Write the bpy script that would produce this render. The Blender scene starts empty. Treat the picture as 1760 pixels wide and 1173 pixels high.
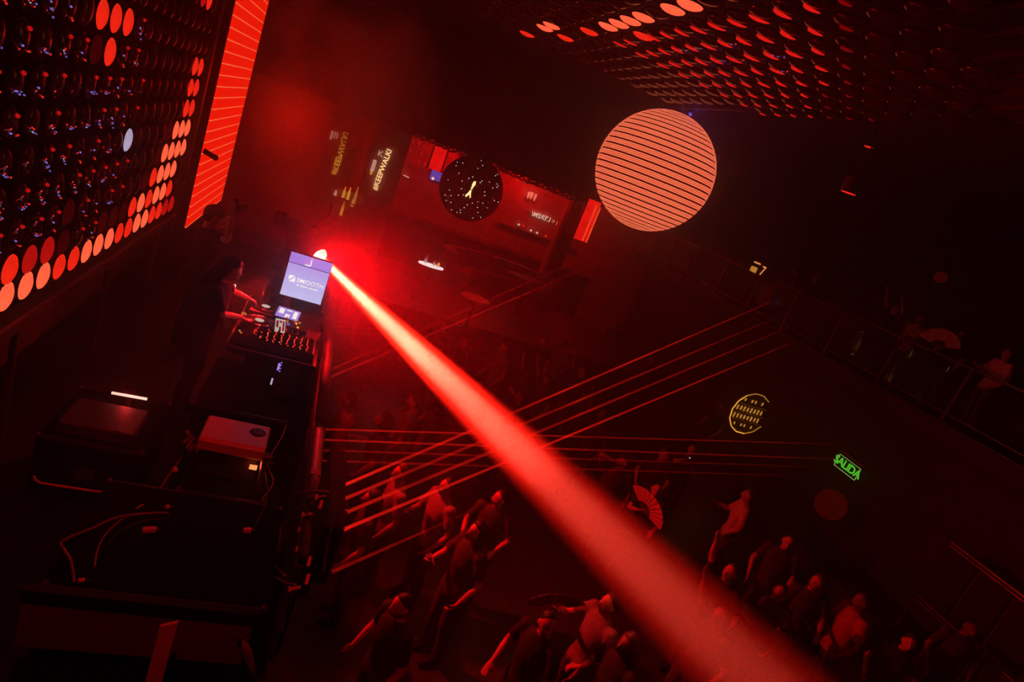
import bpy, math, random
from mathutils import Vector, Matrix, Euler
random.seed(7)
SC = bpy.context.scene
COL = SC.collection
R = math.radians

# ------------------------------------------------------------------ camera
CAMZ = 5.2
FPX = 1069.0
_y = Vector((-270, -426, FPX)).normalized()
_x = Vector((2920, 834, FPX)); _x = (_x - _x.dot(_y) * _y).normalized()
_z = _y.cross(_x)
if _z.y > 0: _z = -_z
cam_d = bpy.data.cameras.new('camera')
cam_d.sensor_fit = 'HORIZONTAL'; cam_d.sensor_width = 36; cam_d.lens = 36 * FPX / 1760
cam_d.clip_start = 0.05; cam_d.clip_end = 200
cam = bpy.data.objects.new('camera', cam_d); COL.objects.link(cam)
_r = Vector((_x.x, _y.x, _z.x)); _d = Vector((_x.y, _y.y, _z.y)); _f = Vector((_x.z, _y.z, _z.z))
cam.matrix_world = Matrix(((_r.x, -_d.x, -_f.x, 0), (_r.y, -_d.y, -_f.y, 0), (_r.z, -_d.z, -_f.z, CAMZ), (0, 0, 0, 1)))
SC.camera = cam

def P(px, py, X=None, Y=None, Z=None, D=None):
    """world point seen at pixel (px,py) on the plane X, Y, Z = const or at depth D"""
    v = Vector((px - 880, py - 586.5, FPX))
    r = Vector((v.dot(_x), v.dot(_y), v.dot(_z)))
    if X is not None: s = X / r.x
    elif Y is not None: s = Y / r.y
    elif Z is not None: s = (Z - CAMZ) / r.z
    else: s = D / FPX
    p = r * s; p.z += CAMZ
    return p

# ------------------------------------------------------------------ world, exposure, render quality
w = bpy.data.worlds.new('world'); SC.world = w; w.use_nodes = True
w.node_tree.nodes['Background'].inputs[0].default_value = (0.0006, 0.0, 0.0002, 1)
w.node_tree.nodes['Background'].inputs[1].default_value = 1.0
vs = SC.view_settings
vs.view_transform = 'Standard'; vs.look = 'None'; vs.exposure = 0.0; vs.gamma = 1.0; vs.use_curve_mapping = False
cy = SC.cycles
cy.use_denoising = True
cy.max_bounces = 3; cy.diffuse_bounces = 1; cy.glossy_bounces = 2; cy.transmission_bounces = 2
cy.use_adaptive_sampling = True; cy.adaptive_threshold = 0.075; cy.adaptive_min_samples = 14
cy.volume_bounces = 0; cy.transparent_max_bounces = 40
cy.sample_clamp_indirect = 2.0; cy.sample_clamp_direct = 0
cy.volume_step_rate = 3.0; cy.volume_max_steps = 128
cy.caustics_reflective = False; cy.caustics_refractive = False

# ------------------------------------------------------------------ the big lights
HEAD = P(549, 441, Y=6.95)                      # lens of the moving head behind the monitor
BEAM_END = P(1300, 1172, Z=2.05)
BDIR = (BEAM_END - HEAD).normalized()

def lamp(kind, name, loc, col, power, **kw):
    l = bpy.data.lights.new(name, kind); l.color = col; l.energy = power
    for k, v in kw.items(): setattr(l, k, v)
    o = bpy.data.objects.new(name, l); COL.objects.link(o); o.location = loc
    return o
def aim(o, d): o.rotation_euler = Vector(d).to_track_quat('-Z', 'Y').to_euler()

BEAM_BACK = 0.55
beam = lamp('SPOT', 'beam_light', HEAD - BDIR * BEAM_BACK, (1.0, 0.009, 0.003), 2200000, spot_size=R(8.8), spot_blend=1.0, shadow_soft_size=0.01)
aim(beam, BDIR)
core = lamp('SPOT', 'beam_core_light', HEAD - BDIR * 0.50, (1.0, 0.42, 0.25), 270000, spot_size=R(5.9), spot_blend=0.8, shadow_soft_size=0.01)
aim(core, BDIR)
spill = lamp('POINT', 'lens_glow_light', HEAD + BDIR * 0.12, (1.0, 0.002, 0.006), 60, shadow_soft_size=0.05)
spill = lamp('SPOT', 'beam_spill_light', HEAD + BDIR * 0.10, (1.0, 0.001, 0.003), 1150, spot_size=R(132), spot_blend=1.0, shadow_soft_size=0.05)
aim(spill, BDIR)
# unseen red point lights added to brighten the bar recess
for i, (px, py) in enumerate(((640, 240), (760, 285), (880, 335), (985, 375))):
    lamp('POINT', 'bar_fill_light', (P(px, py, Y=19.5).x, 19.5, 4.765), (1.0, 0.001, 0.002), 120, shadow_soft_size=0.08)
# ceiling wash: the lit discs of the ceiling seen as one soft lamp
cw = lamp('AREA', 'ceiling_disc_wash', (2.2, 5.5, 6.6), (1.0, 0.006, 0.004), 8, shape='RECTANGLE', size=3.6, size_y=6.0)
# unseen red fill spot added above the camera to light the near gear
near_fill = lamp('SPOT', 'near_fill_light', (-0.6, 1.4, 7.1), (1.0, 0.004, 0.005), 250, spot_size=R(60), spot_blend=0.8, shadow_soft_size=0.1)
aim(near_fill, Vector((-0.35, 4.2, 2.2)) - near_fill.location)
# added point light that brightens the smoke beside the screen column
sm = lamp('POINT', 'smoke_fill_light', (-0.9, 12.6, 4.4), (1.0, 0.002, 0.001), 30, shadow_soft_size=0.5)

# ------------------------------------------------------------------ materials
MATS = {}
def _nodes(name):
    m = bpy.data.materials.new(name); m.use_nodes = True
    nt = m.node_tree; nt.nodes.clear()
    out = nt.nodes.new('ShaderNodeOutputMaterial')
    MATS[name] = m
    return m, nt, out
def mat(name, col, rough=0.6, metal=0.0, var=0.25, scale=6.0, bump=0.0, spec=0.5):
    m, nt, out = _nodes(name)
    b = nt.nodes.new('ShaderNodeBsdfPrincipled'); nt.links.new(b.outputs[0], out.inputs[0])
    tc = nt.nodes.new('ShaderNodeTexCoord'); n = nt.nodes.new('ShaderNodeTexNoise'); n.inputs['Scale'].default_value = scale; n.inputs['Detail'].default_value = 4
    nt.links.new(tc.outputs['Object'], n.inputs['Vector'])
    r = nt.nodes.new('ShaderNodeValToRGB')
    r.color_ramp.elements[0].position = 0.3; r.color_ramp.elements[1].position = 0.75
    r.color_ramp.elements[0].color = tuple(c * (1 - var) for c in col) + (1,)
    r.color_ramp.elements[1].color = tuple(min(1, c * (1 + var * 0.5)) for c in col) + (1,)
    nt.links.new(n.outputs['Fac'], r.inputs[0]); nt.links.new(r.outputs[0], b.inputs['Base Color'])
    b.inputs['Roughness'].default_value = rough; b.inputs['Metallic'].default_value = metal
    b.inputs['Specular IOR Level'].default_value = spec
    if bump:
        bp = nt.nodes.new('ShaderNodeBump'); bp.inputs['Strength'].default_value = bump; bp.inputs['Distance'].default_value = 0.02
        nt.links.new(n.outputs['Fac'], bp.inputs['Height']); nt.links.new(bp.outputs[0], b.inputs['Normal'])
    return m
def emat(name, col, strength, sample=False, var=0.12, scale=9.0):
    m, nt, out = _nodes(name)
    e = nt.nodes.new('ShaderNodeEmission'); nt.links.new(e.outputs[0], out.inputs[0])
    tc = nt.nodes.new('ShaderNodeTexCoord'); n = nt.nodes.new('ShaderNodeTexNoise'); n.inputs['Scale'].default_value = scale
    nt.links.new(tc.outputs['Object'], n.inputs['Vector'])
    mr = nt.nodes.new('ShaderNodeMapRange'); mr.inputs['From Min'].default_value = 0.3; mr.inputs['From Max'].default_value = 0.7
    mr.inputs['To Min'].default_value = strength * (1 - var); mr.inputs['To Max'].default_value = strength * (1 + var)
    nt.links.new(n.outputs['Fac'], mr.inputs['Value']); nt.links.new(mr.outputs[0], e.inputs['Strength'])
    e.inputs['Color'].default_value = tuple(col) + (1,)
    m.cycles.emission_sampling = 'FRONT' if sample else 'NONE'
    return m
mat('black', (0.012, 0.012, 0.013), 0.6, spec=0.2)
mat('matte_black', (0.006, 0.006, 0.006), 0.95, spec=0.02)
mat('black_gloss', (0.01, 0.01, 0.011), 0.18)
mat('charcoal', (0.04, 0.04, 0.045), 0.55)
mat('grey_metal', (0.28, 0.28, 0.3), 0.35, 0.9)
mat('chrome', (0.7, 0.7, 0.72), 0.15, 1.0)
mat('truss', (0.10, 0.10, 0.11), 0.4, 0.6)
mat('floor', (0.05, 0.045, 0.045), 0.35, bump=0.1)
mat('wall_dark', (0.014, 0.012, 0.012), 0.7, bump=0.15, scale=3)
mat('wall_stage', (0.16, 0.13, 0.13), 0.35, bump=0.05, scale=2)
mat('ceiling', (0.02, 0.018, 0.018), 0.8)
mat('soffit', (0.10, 0.08, 0.08), 0.7, scale=2)
mat('recess', (0.38, 0.32, 0.3), 0.6, scale=2)
mat('recess_dark', (0.05, 0.04, 0.04), 0.4)
mat('mirror', (0.75, 0.75, 0.75), 0.07, 1.0, var=0.05)
mat('white_paint', (0.60, 0.40, 0.40), 0.4, var=0.06)
mat('white_satin', (0.75, 0.72, 0.7), 0.5, var=0.08)
mat('wood', (0.25, 0.16, 0.1), 0.5)
mat('foil', (0.6, 0.5, 0.45), 0.2, 1.0)
mat('rubber', (0.02, 0.02, 0.02), 0.6)
mat('cable_red', (0.25, 0.2, 0.2), 0.4)
mat('vinyl', (0.006, 0.006, 0.006), 0.2)
mat('skin', (0.52, 0.34, 0.27), 0.5, var=0.12, scale=14)
mat('skin_tan', (0.38, 0.24, 0.18), 0.5, var=0.12, scale=14)
mat('skin_deep', (0.2, 0.12, 0.09), 0.5, var=0.12, scale=14)
mat('hair_black', (0.008, 0.007, 0.007), 0.45, bump=0.6, scale=60)
mat('hair_brown', (0.05, 0.03, 0.02), 0.45, bump=0.6, scale=60)
mat('cloth_black', (0.012, 0.012, 0.013), 0.85, bump=0.3, scale=20)
mat('cloth_dark', (0.04, 0.04, 0.05), 0.85, bump=0.3, scale=20)
mat('cloth_grey', (0.22, 0.22, 0.23), 0.85, bump=0.3, scale=20)
mat('cloth_white', (0.68, 0.66, 0.64), 0.85, bump=0.3, scale=20)
mat('cloth_red', (0.4, 0.05, 0.05), 0.85, bump=0.3, scale=20)
mat('denim', (0.06, 0.08, 0.14), 0.85, bump=0.3, scale=30)
mat('fan_paper', (0.72, 0.7, 0.68), 0.7, var=0.06)
mat('sofa', (0.18, 0.05, 0.05), 0.5)
mat('table_red', (0.75, 0.5, 0.45), 0.4)
mat('eye', (0.22, 0.16, 0.14), 0.15)
mat('bottle_plastic', (0.35, 0.3, 0.5), 0.15, var=0.1)
emat('e_disc_hot', (1.0, 0.11, 0.045), 1.25)
emat('e_disc_red', (1.0, 0.02, 0.007), 0.9)
emat('e_disc_dim', (1.0, 0.01, 0.008), 0.45)
emat('e_reflection', (1.0, 0.012, 0.008), 0.7)
emat('e_disc_faint', (1.0, 0.01, 0.012), 0.035)
emat('e_disc_white', (0.62, 0.50, 0.72), 0.72)
emat('e_white', (1.0, 0.93, 0.88), 1.1)
emat('e_warm', (1.0, 0.62, 0.25), 1.2)
emat('e_gold', (1.0, 0.42, 0.06), 0.55, var=0.4, scale=30)
emat('e_gold_faint', (1.0, 0.25, 0.03), 0.12)
emat('e_gold_sign', (1.0, 0.62, 0.26), 2.2, var=0.1)
emat('e_gold_dim', (1.0, 0.45, 0.05), 1.2, var=0.2)
emat('e_red_hot', (1.0, 0.55, 0.42), 1.4)
emat('e_flame', (1.0, 0.2, 0.12), 1.1)
emat('e_red', (1.0, 0.01, 0.005), 1.0)
emat('e_red_panel', (1.0, 0.006, 0.004), 0.95, var=0.25, scale=3)
emat('e_red_line', (1.0, 0.09, 0.02), 0.95)
emat('e_red_dim', (1.0, 0.005, 0.006), 0.18)
emat('e_orange', (1.0, 0.32, 0.10), 1.1)
emat('e_pink', (1.0, 0.28, 0.85), 0.85)
emat('e_neon', (1.0, 0.55, 0.40), 1.0)
emat('e_violet', (0.48, 0.27, 0.86), 0.95)
emat('e_blue', (0.25, 0.22, 1.0), 0.8)
emat('e_violet_dim', (0.22, 0.14, 0.9), 0.5)
emat('e_green', (0.10, 0.75, 0.03), 0.8, var=0.2, scale=30)
emat('e_green_line', (0.45, 0.75, 0.2), 0.7)
emat('e_screen_top', (0.44, 0.25, 0.82), 0.98, sample=True, var=0.04)
emat('e_lens', (1.0, 0.86, 0.78), 1.6)
def screen_main_mat():
    m, nt, out = _nodes('e_screen_main')
    e = nt.nodes.new('ShaderNodeEmission'); nt.links.new(e.outputs[0], out.inputs[0])
    tc = nt.nodes.new('ShaderNodeTexCoord'); sp = nt.nodes.new('ShaderNodeSeparateXYZ')
    nt.links.new(tc.outputs['Generated'], sp.inputs[0])
    r = nt.nodes.new('ShaderNodeValToRGB'); r.color_ramp.elements[0].color = (0.62, 0.58, 0.93, 1); r.color_ramp.elements[1].color = (0.50, 0.36, 0.86, 1)
    nt.links.new(sp.outputs['Z'], r.inputs[0]); nt.links.new(r.outputs[0], e.inputs[0])
    e.inputs[1].default_value = 1.0; m.cycles.emission_sampling = 'FRONT'
screen_main_mat()
def lens_glass():
    m, nt, out = _nodes('e_lens_glass')
    e = nt.nodes.new('ShaderNodeEmission'); t = nt.nodes.new('ShaderNodeBsdfTransparent'); a = nt.nodes.new('ShaderNodeAddShader')
    e.inputs[0].default_value = (1.0, 0.8, 0.66, 1); e.inputs[1].default_value = 1.3
    nt.links.new(e.outputs[0], a.inputs[0]); nt.links.new(t.outputs[0], a.inputs[1]); nt.links.new(a.outputs[0], out.inputs[0])
    m.cycles.emission_sampling = 'NONE'
lens_glass()
def led_column_mat():
    # LED wall showing plain red with thin brighter scan lines
    m, nt, out = _nodes('e_led_column')
    e = nt.nodes.new('ShaderNodeEmission'); nt.links.new(e.outputs[0], out.inputs[0])
    tc = nt.nodes.new('ShaderNodeTexCoord'); sp = nt.nodes.new('ShaderNodeSeparateXYZ'); nt.links.new(tc.outputs['Object'], sp.inputs[0])
    def m_(op, a, b=None):
        n = nt.nodes.new('ShaderNodeMath'); n.operation = op
        for i, v in enumerate((a, b)):
            if v is None: continue
            if isinstance(v, (int, float)): n.inputs[i].default_value = v
            else: nt.links.new(v, n.inputs[i])
        return n.outputs[0]
    a = m_('FRACT', m_('MULTIPLY', sp.outputs['Z'], 6.1))
    l1 = m_('GREATER_THAN', a, 0.90)
    b = m_('FRACT', m_('MULTIPLY', sp.outputs['Z'], 48.8))
    l2 = m_('MULTIPLY', m_('GREATER_THAN', b, 0.6), 0.1)
    f = m_('MAXIMUM', l1, l2)
    mx = nt.nodes.new('ShaderNodeMix'); mx.data_type = 'RGBA'
    nt.links.new(f, mx.inputs['Factor']); mx.inputs['A'].default_value = (1.0, 0.004, 0.0, 1); mx.inputs['B'].default_value = (1.0, 0.16, 0.05, 1)
    nt.links.new(mx.outputs['Result'], e.inputs[0]); e.inputs[1].default_value = 1.0
    m.cycles.emission_sampling = 'FRONT'
led_column_mat()
def led_ball_mat():
    # dotted LED rows: warm points on red tape
    m, nt, out = _nodes('e_led_ball')
    e = nt.nodes.new('ShaderNodeEmission'); nt.links.new(e.outputs[0], out.inputs[0])
    tc = nt.nodes.new('ShaderNodeTexCoord'); sp = nt.nodes.new('ShaderNodeSeparateXYZ'); nt.links.new(tc.outputs['UV'], sp.inputs[0])
    def m_(op, a, b=None):
        n = nt.nodes.new('ShaderNodeMath'); n.operation = op
        for i, v in enumerate((a, b)):
            if v is None: continue
            if isinstance(v, (int, float)): n.inputs[i].default_value = v
            else: nt.links.new(v, n.inputs[i])
        return n.outputs[0]
    v = m_('ABSOLUTE', m_('SUBTRACT', m_('FRACT', m_('MULTIPLY', sp.outputs['Y'], 3.0)), 0.5))
    u = m_('ABSOLUTE', m_('SUBTRACT', m_('FRACT', m_('MULTIPLY', sp.outputs['X'], 330.0)), 0.5))
    dv = m_('LESS_THAN', v, 0.30); du = m_('LESS_THAN', u, 0.36)
    f = m_('MULTIPLY', dv, du)
    mx = nt.nodes.new('ShaderNodeMix'); mx.data_type = 'RGBA'
    nt.links.new(f, mx.inputs['Factor']); mx.inputs['A'].default_value = (0.42, 0.004, 0.002, 1); mx.inputs['B'].default_value = (1.0, 0.27, 0.12, 1)
    nt.links.new(mx.outputs['Result'], e.inputs[0]); e.inputs[1].default_value = 1.25
    m.cycles.emission_sampling = 'NONE'
led_ball_mat()
def lens_mat():
    m, nt, out = _nodes('lens_dark')
    b = nt.nodes.new('ShaderNodeBsdfPrincipled'); nt.links.new(b.outputs[0], out.inputs[0])
    oi = nt.nodes.new('ShaderNodeObjectInfo'); r = nt.nodes.new('ShaderNodeValToRGB')
    r.color_ramp.elements[0].color = (0.006, 0.004, 0.005, 1); r.color_ramp.elements[1].color = (0.03, 0.02, 0.022, 1)
    nt.links.new(oi.outputs['Random'], r.inputs[0]); nt.links.new(r.outputs[0], b.inputs['Base Color'])
    b.inputs['Roughness'].default_value = 0.05; b.inputs['Specular IOR Level'].default_value = 0.34
lens_mat()
def camo_mat():
    m, nt, out = _nodes('cloth_camo')
    b = nt.nodes.new('ShaderNodeBsdfPrincipled'); nt.links.new(b.outputs[0], out.inputs[0])
    tc = nt.nodes.new('ShaderNodeTexCoord'); n = nt.nodes.new('ShaderNodeTexNoise'); n.inputs['Scale'].default_value = 16; n.inputs['Distortion'].default_value = 2.5
    nt.links.new(tc.outputs['Object'], n.inputs['Vector'])
    r = nt.nodes.new('ShaderNodeValToRGB'); r.color_ramp.interpolation = 'CONSTANT'
    r.color_ramp.elements[0].color = (0.02, 0.02, 0.02, 1); r.color_ramp.elements[1].position = 0.5; r.color_ramp.elements[1].color = (0.7, 0.66, 0.62, 1)
    nt.links.new(n.outputs['Fac'], r.inputs[0]); nt.links.new(r.outputs[0], b.inputs['Base Color']); b.inputs['Roughness'].default_value = 0.8
camo_mat()
def laser_mat(name, strength, fade):
    # a laser beam: adds its own light, lets everything behind it through
    m, nt, out = _nodes(name)
    e = nt.nodes.new('ShaderNodeEmission'); t = nt.nodes.new('ShaderNodeBsdfTransparent'); a = nt.nodes.new('ShaderNodeAddShader')
    nt.links.new(e.outputs[0], a.inputs[0]); nt.links.new(t.outputs[0], a.inputs[1]); nt.links.new(a.outputs[0], out.inputs[0])
    tc = nt.nodes.new('ShaderNodeTexCoord'); sp = nt.nodes.new('ShaderNodeSeparateXYZ'); nt.links.new(tc.outputs['UV'], sp.inputs[0])
    mr = nt.nodes.new('ShaderNodeMapRange'); mr.inputs['To Min'].default_value = strength; mr.inputs['To Max'].default_value = strength * fade
    nt.links.new(sp.outputs['Y'], mr.inputs['Value'])
    e.inputs['Color'].default_value = (1.0, 0.012, 0.006, 1)
    n = nt.nodes.new('ShaderNodeTexNoise'); n.inputs['Scale'].default_value = 1.1
    nt.links.new(tc.outputs['Object'], n.inputs['Vector'])
    mm = nt.nodes.new('ShaderNodeMapRange'); mm.inputs['From Min'].default_value = 0.3; mm.inputs['From Max'].default_value = 0.7; mm.inputs['To Min'].default_value = 0.45; mm.inputs['To Max'].default_value = 1.2
    nt.links.new(n.outputs['Fac'], mm.inputs['Value'])
    mu = nt.nodes.new('ShaderNodeMath'); mu.operation = 'MULTIPLY'; nt.links.new(mr.outputs[0], mu.inputs[0]); nt.links.new(mm.outputs[0], mu.inputs[1])
    nt.links.new(mu.outputs[0], e.inputs['Strength'])
    m.cycles.emission_sampling = 'NONE'
laser_mat('laser_strong', 0.30, 0.08)
laser_mat('laser_mid', 0.17, 0.10)
laser_mat('laser_soft', 0.09, 0.12)

# ------------------------------------------------------------------ mesh helpers
def ortho(d):
    d = Vector(d).normalized()
    a = Vector((0, 0, 1)) if abs(d.z) < 0.9 else Vector((1, 0, 0))
    u = a.cross(d).normalized(); return u, d.cross(u)
BASE = {}
class MB:
    def __init__(s): s.v = []; s.f = []; s.uv = {}
    def add(s, vs, fs):
        o = len(s.v); s.v += [Vector(x) for x in vs]; s.f += [tuple(i + o for i in f) for f in fs]; return s
    def box(s, c, size, rot=None, bev=0.0):
        c = Vector(c); hx, hy, hz = (k / 2 for k in size)
        M = rot if isinstance(rot, Matrix) else (Euler(rot).to_matrix() if rot else Matrix.Identity(3))
        if bev <= 0:
            pts = [(x, y, z) for x in (-hx, hx) for y in (-hy, hy) for z in (-hz, hz)]
            fs = [(0, 1, 3, 2), (4, 6, 7, 5), (0, 4, 5, 1), (2, 3, 7, 6), (0, 2, 6, 4), (1, 5, 7, 3)]
            return s.add([c + M @ Vector(p) for p in pts], fs)
        b = min(bev, hx * .9, hy * .9, hz * .9); vs = []; idx = {}
        for sx in (-1, 1):
            for sy in (-1, 1):
                for sz in (-1, 1):
                    for ax in range(3):
                        p = [sx * (hx - b), sy * (hy - b), sz * (hz - b)]
                        p[ax] = (sx * hx, sy * hy, sz * hz)[ax]
                        idx[(sx, sy, sz, ax)] = len(vs); vs.append(c + M @ Vector(p))
        fs = []
        for ax in range(3):
            o1, o2 = [a for a in range(3) if a != ax]
            for sg in (-1, 1):
                q = []
                for a, bb in ((-1, -1), (1, -1), (1, 1), (-1, 1)):
                    k = [0, 0, 0]; k[ax] = sg; k[o1] = a; k[o2] = bb; q.append(idx[tuple(k) + (ax,)])
                fs.append(tuple(q))
        for ax in range(3):
            o1, o2 = [a for a in range(3) if a != ax]
            for a in (-1, 1):
                for bb in (-1, 1):
                    k0 = [0, 0, 0]; k1 = [0, 0, 0]; k0[ax] = -1; k1[ax] = 1
                    for k in (k0, k1): k[o1] = a; k[o2] = bb
                    fs.append((idx[tuple(k0) + (o1,)], idx[tuple(k1) + (o1,)], idx[tuple(k1) + (o2,)], idx[tuple(k0) + (o2,)]))
        for sx in (-1, 1):
            for sy in (-1, 1):
                for sz in (-1, 1): fs.append(tuple(idx[(sx, sy, sz, a)] for a in range(3)))
        return s.add(vs, fs)
    def cyl(s, p0, p1, r0, r1=None, seg=14, cap=True):
        return s.loft([p0, p1], [r0, r0 if r1 is None else r1], seg, cap)
    def loft(s, pts, rad, seg=12, cap=True, side=None):
        """tube along pts; rad = list of r or (ru, rv); ru along side"""
        pts = [Vector(p) for p in pts]; n = len(pts); vs = []; fs = []
        u = None
        for i, p in enumerate(pts):
            d = (pts[min(i + 1, n - 1)] - pts[max(i - 1, 0)])
            d = d.normalized() if d.length > 1e-9 else Vector((0, 0, 1))
            if side is not None: u = (Vector(side) - d * Vector(side).dot(d)).normalized()
            elif u is None: u, _ = ortho(d)
            else: u = (u - d * u.dot(d)).normalized()
            v = d.cross(u); r = rad[i] if isinstance(rad, (list, tuple)) else rad
            ru, rv = r if isinstance(r, (list, tuple)) else (r, r)
            for k in range(seg):
                a = 2 * math.pi * k / seg
                vs.append(p + u * (ru * math.cos(a)) + v * (rv * math.sin(a)))
        for i in range(n - 1):
            for k in range(seg):
                a = i * seg + k; b = i * seg + (k + 1) % seg
                fs.append((a, b, b + seg, a + seg))
        if cap:
            fs.append(tuple(reversed(range(seg)))); fs.append(tuple(range((n - 1) * seg, n * seg)))
        return s.add(vs, fs)
    def capsule(s, p0, p1, r0, r1, seg=10):
        p0 = Vector(p0); p1 = Vector(p1); d = (p1 - p0).normalized()
        pts = [p0 - d * r0 * k for k in (0.95, 0.7)] + [p0, p1] + [p1 + d * r1 * k for k in (0.7, 0.95)]
        return s.loft(pts, [r0 * .3, r0 * .72, r0, r1, r1 * .72, r1 * .3], seg)
    def sphere(s, c, r, seg=16, rings=10, M=None):
        c = Vector(c); r = r if isinstance(r, (list, tuple)) else (r, r, r); vs = []; fs = []
        M = M or Matrix.Identity(3)
        for i in range(rings + 1):
            t = math.pi * i / rings
            for k in range(seg):
                a = 2 * math.pi * k / seg
                vs.append(c + M @ Vector((r[0] * math.sin(t) * math.cos(a), r[1] * math.sin(t) * math.sin(a), r[2] * math.cos(t))))
        for i in range(rings):
            for k in range(seg):
                a = i * seg + k; b = i * seg + (k + 1) % seg; fs.append((a, a + seg, b + seg, b))
        return s.add(vs, fs)
    def lathe(s, c, prof, axis=(0, 0, 1), seg=20):
        """prof: list of (radius, height)"""
        c = Vector(c); d = Vector(axis).normalized(); u, v = ortho(d); vs = []; fs = []
        for r, h in prof:
            for k in range(seg):
                a = 2 * math.pi * k / seg; vs.append(c + d * h + u * (r * math.cos(a)) + v * (r * math.sin(a)))
        for i in range(len(prof) - 1):
            for k in range(seg):
                a = i * seg + k; b = i * seg + (k + 1) % seg; fs.append((a, b, b + seg, a + seg))
        return s.add(vs, fs)
    def prism(s, poly, ext):
        """poly: world points of a planar outline; ext: extrusion vector"""
        ext = Vector(ext); n = len(poly); vs = [Vector(p) for p in poly] + [Vector(p) + ext for p in poly]
        fs = [tuple(range(n)), tuple(reversed(range(n, 2 * n)))] + [(i, i + n, (i + 1) % n + n, (i + 1) % n) for i in range(n)]
        return s.add(vs, fs)
    def torus(s, c, R_, r, axis=(0, 0, 1), seg=28, ms=6):
        c = Vector(c); d = Vector(axis).normalized(); u, v = ortho(d); vs = []; fs = []
        for i in range(seg):
            a = 2 * math.pi * i / seg; e = u * math.cos(a) + v * math.sin(a)
            for k in range(ms):
                b = 2 * math.pi * k / ms; vs.append(c + e * (R_ + r * math.cos(b)) + d * (r * math.sin(b)))
        for i in range(seg):
            for k in range(ms):
                j = (i + 1) % seg; l = (k + 1) % ms; fs.append((i * ms + k, j * ms + k, j * ms + l, i * ms + l))
        return s.add(vs, fs)
    def mesh(s, name, off=Vector((0, 0, 0)), smooth=False, inv=None):
        me = bpy.data.meshes.new(name)
        vs = [(inv @ v) for v in s.v] if inv is not None else [v - off for v in s.v]
        me.from_pydata([tuple(v) for v in vs], [], s.f); me.update()
        if smooth: me.polygons.foreach_set('use_smooth', [True] * len(me.polygons))
        return me
    def build(s, name, m, parent=None, smooth=False):
        if parent is not None:
            me = s.mesh(name, inv=BASE[parent.name].inverted(), smooth=smooth)
            o = bpy.data.objects.new(name, me); o.parent = parent; BASE[o.name] = BASE[parent.name]
        else:
            xs = [v.x for v in s.v]; ys = [v.y for v in s.v]; zs = [v.z for v in s.v]
            off = Vector(((min(xs) + max(xs)) / 2, (min(ys) + max(ys)) / 2, min(zs)))
            o = bpy.data.objects.new(name, s.mesh(name, off, smooth)); o.location = off
        COL.objects.link(o); o.data.materials.append(MATS[m] if isinstance(m, str) else m)
        return o
def link_part(name, me, parent, loc, m, rot=None):
    o = bpy.data.objects.new(name, me); COL.objects.link(o); o.parent = parent; o.location = loc
    if rot is not None: o.rotation_euler = rot
    if m is not None:
        if not me.materials: me.materials.append(None)
        o.material_slots[0].link = 'OBJECT'; o.material_slots[0].material = MATS[m]
    return o
def tag(o, label=None, cat=None, group=None, kind=None):
    if label: o['label'] = label
    if cat: o['category'] = cat
    if group: o['group'] = group
    if kind: o['kind'] = kind
    return o
def thing(name, loc, label, cat, group=None, rz=0.0):
    o = bpy.data.objects.new(name, None); COL.objects.link(o); o.empty_display_size = 0.1
    o.location = loc; o.rotation_euler = (0, 0, rz)
    BASE[o.name] = Matrix.Translation(Vector(loc)) @ Matrix.Rotation(rz, 4, 'Z')
    return tag(o, label, cat, group)
def struct(name, mb, m, label=None):
    o = mb.build(name, m); o['kind'] = 'structure'
    if label: o['label'] = label
    return o
def text_part(name, body, size, m, parent, origin, right, up, extrude=0.004, mirror=False, bold=0.0, align='CENTER', space=1.0):
    cu = bpy.data.curves.new(name, 'FONT'); cu.body = body; cu.size = size; cu.extrude = extrude; cu.offset = bold
    cu.align_x = align; cu.align_y = 'CENTER'; cu.resolution_u = 3; cu.space_character = space
    t = bpy.data.objects.new('tmp', cu); COL.objects.link(t)
    me = bpy.data.meshes.new_from_object(t.evaluated_get(bpy.context.evaluated_depsgraph_get()))
    bpy.data.objects.remove(t); bpy.data.curves.remove(cu)
    r = Vector(right).normalized(); u = Vector(up).normalized(); n = r.cross(u)
    if mirror: r = -r
    M = Matrix(((r.x, u.x, n.x, origin[0]), (r.y, u.y, n.y, origin[1]), (r.z, u.z, n.z, origin[2]), (0, 0, 0, 1)))
    me.transform(BASE[parent.name].inverted() @ M); me.name = name; me.materials.clear()
    o = bpy.data.objects.new(name, me); o.parent = parent; COL.objects.link(o); me.materials.append(MATS[m]); BASE[o.name] = BASE[parent.name]
    return o
#==PART2==
# ------------------------------------------------------------------ the room
STZ = 1.65                                        # stage floor height
struct('floor', MB().box((5.6, 9.2, -0.05), (16.6, 25.0, 0.1)), 'floor')
struct('ceiling', MB().box((5.6, 9.2, 7.46), (16.6, 25.0, 0.1)), 'ceiling')
struct('wall_left', MB().box((-2.55, 9.2, 3.7), (0.3, 25.0, 7.4)), 'wall_stage')
struct('wall_right', MB().box((13.75, 9.2, 3.7), (0.3, 25.0, 7.4)), 'wall_dark')
struct('wall_back', MB().box((5.6, 21.6, 3.7), (16.6, 0.2, 7.4)), 'recess')
struct('wall_front', MB().box((5.6, -3.2, 3.7), (16.6, 0.2, 7.4)), 'wall_dark')
struct('wall_soffit', MB().box((4.05, 19.5, 6.1), (12.9, 4.0, 2.6)), 'soffit', 'dark dropped bulkhead above the far bar recess')
struct('floor_stage', MB().box((-0.97, 6.0, STZ / 2), (2.84, 15.0, STZ)), 'black', 'raised stage block behind the booth')
struct('floor_terrace', MB().box((5.2, 15.6, 0.65), (7.6, 4.4, 1.3), bev=0.03), 'recess_dark', 'raised platform in front of the far bar')
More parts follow.
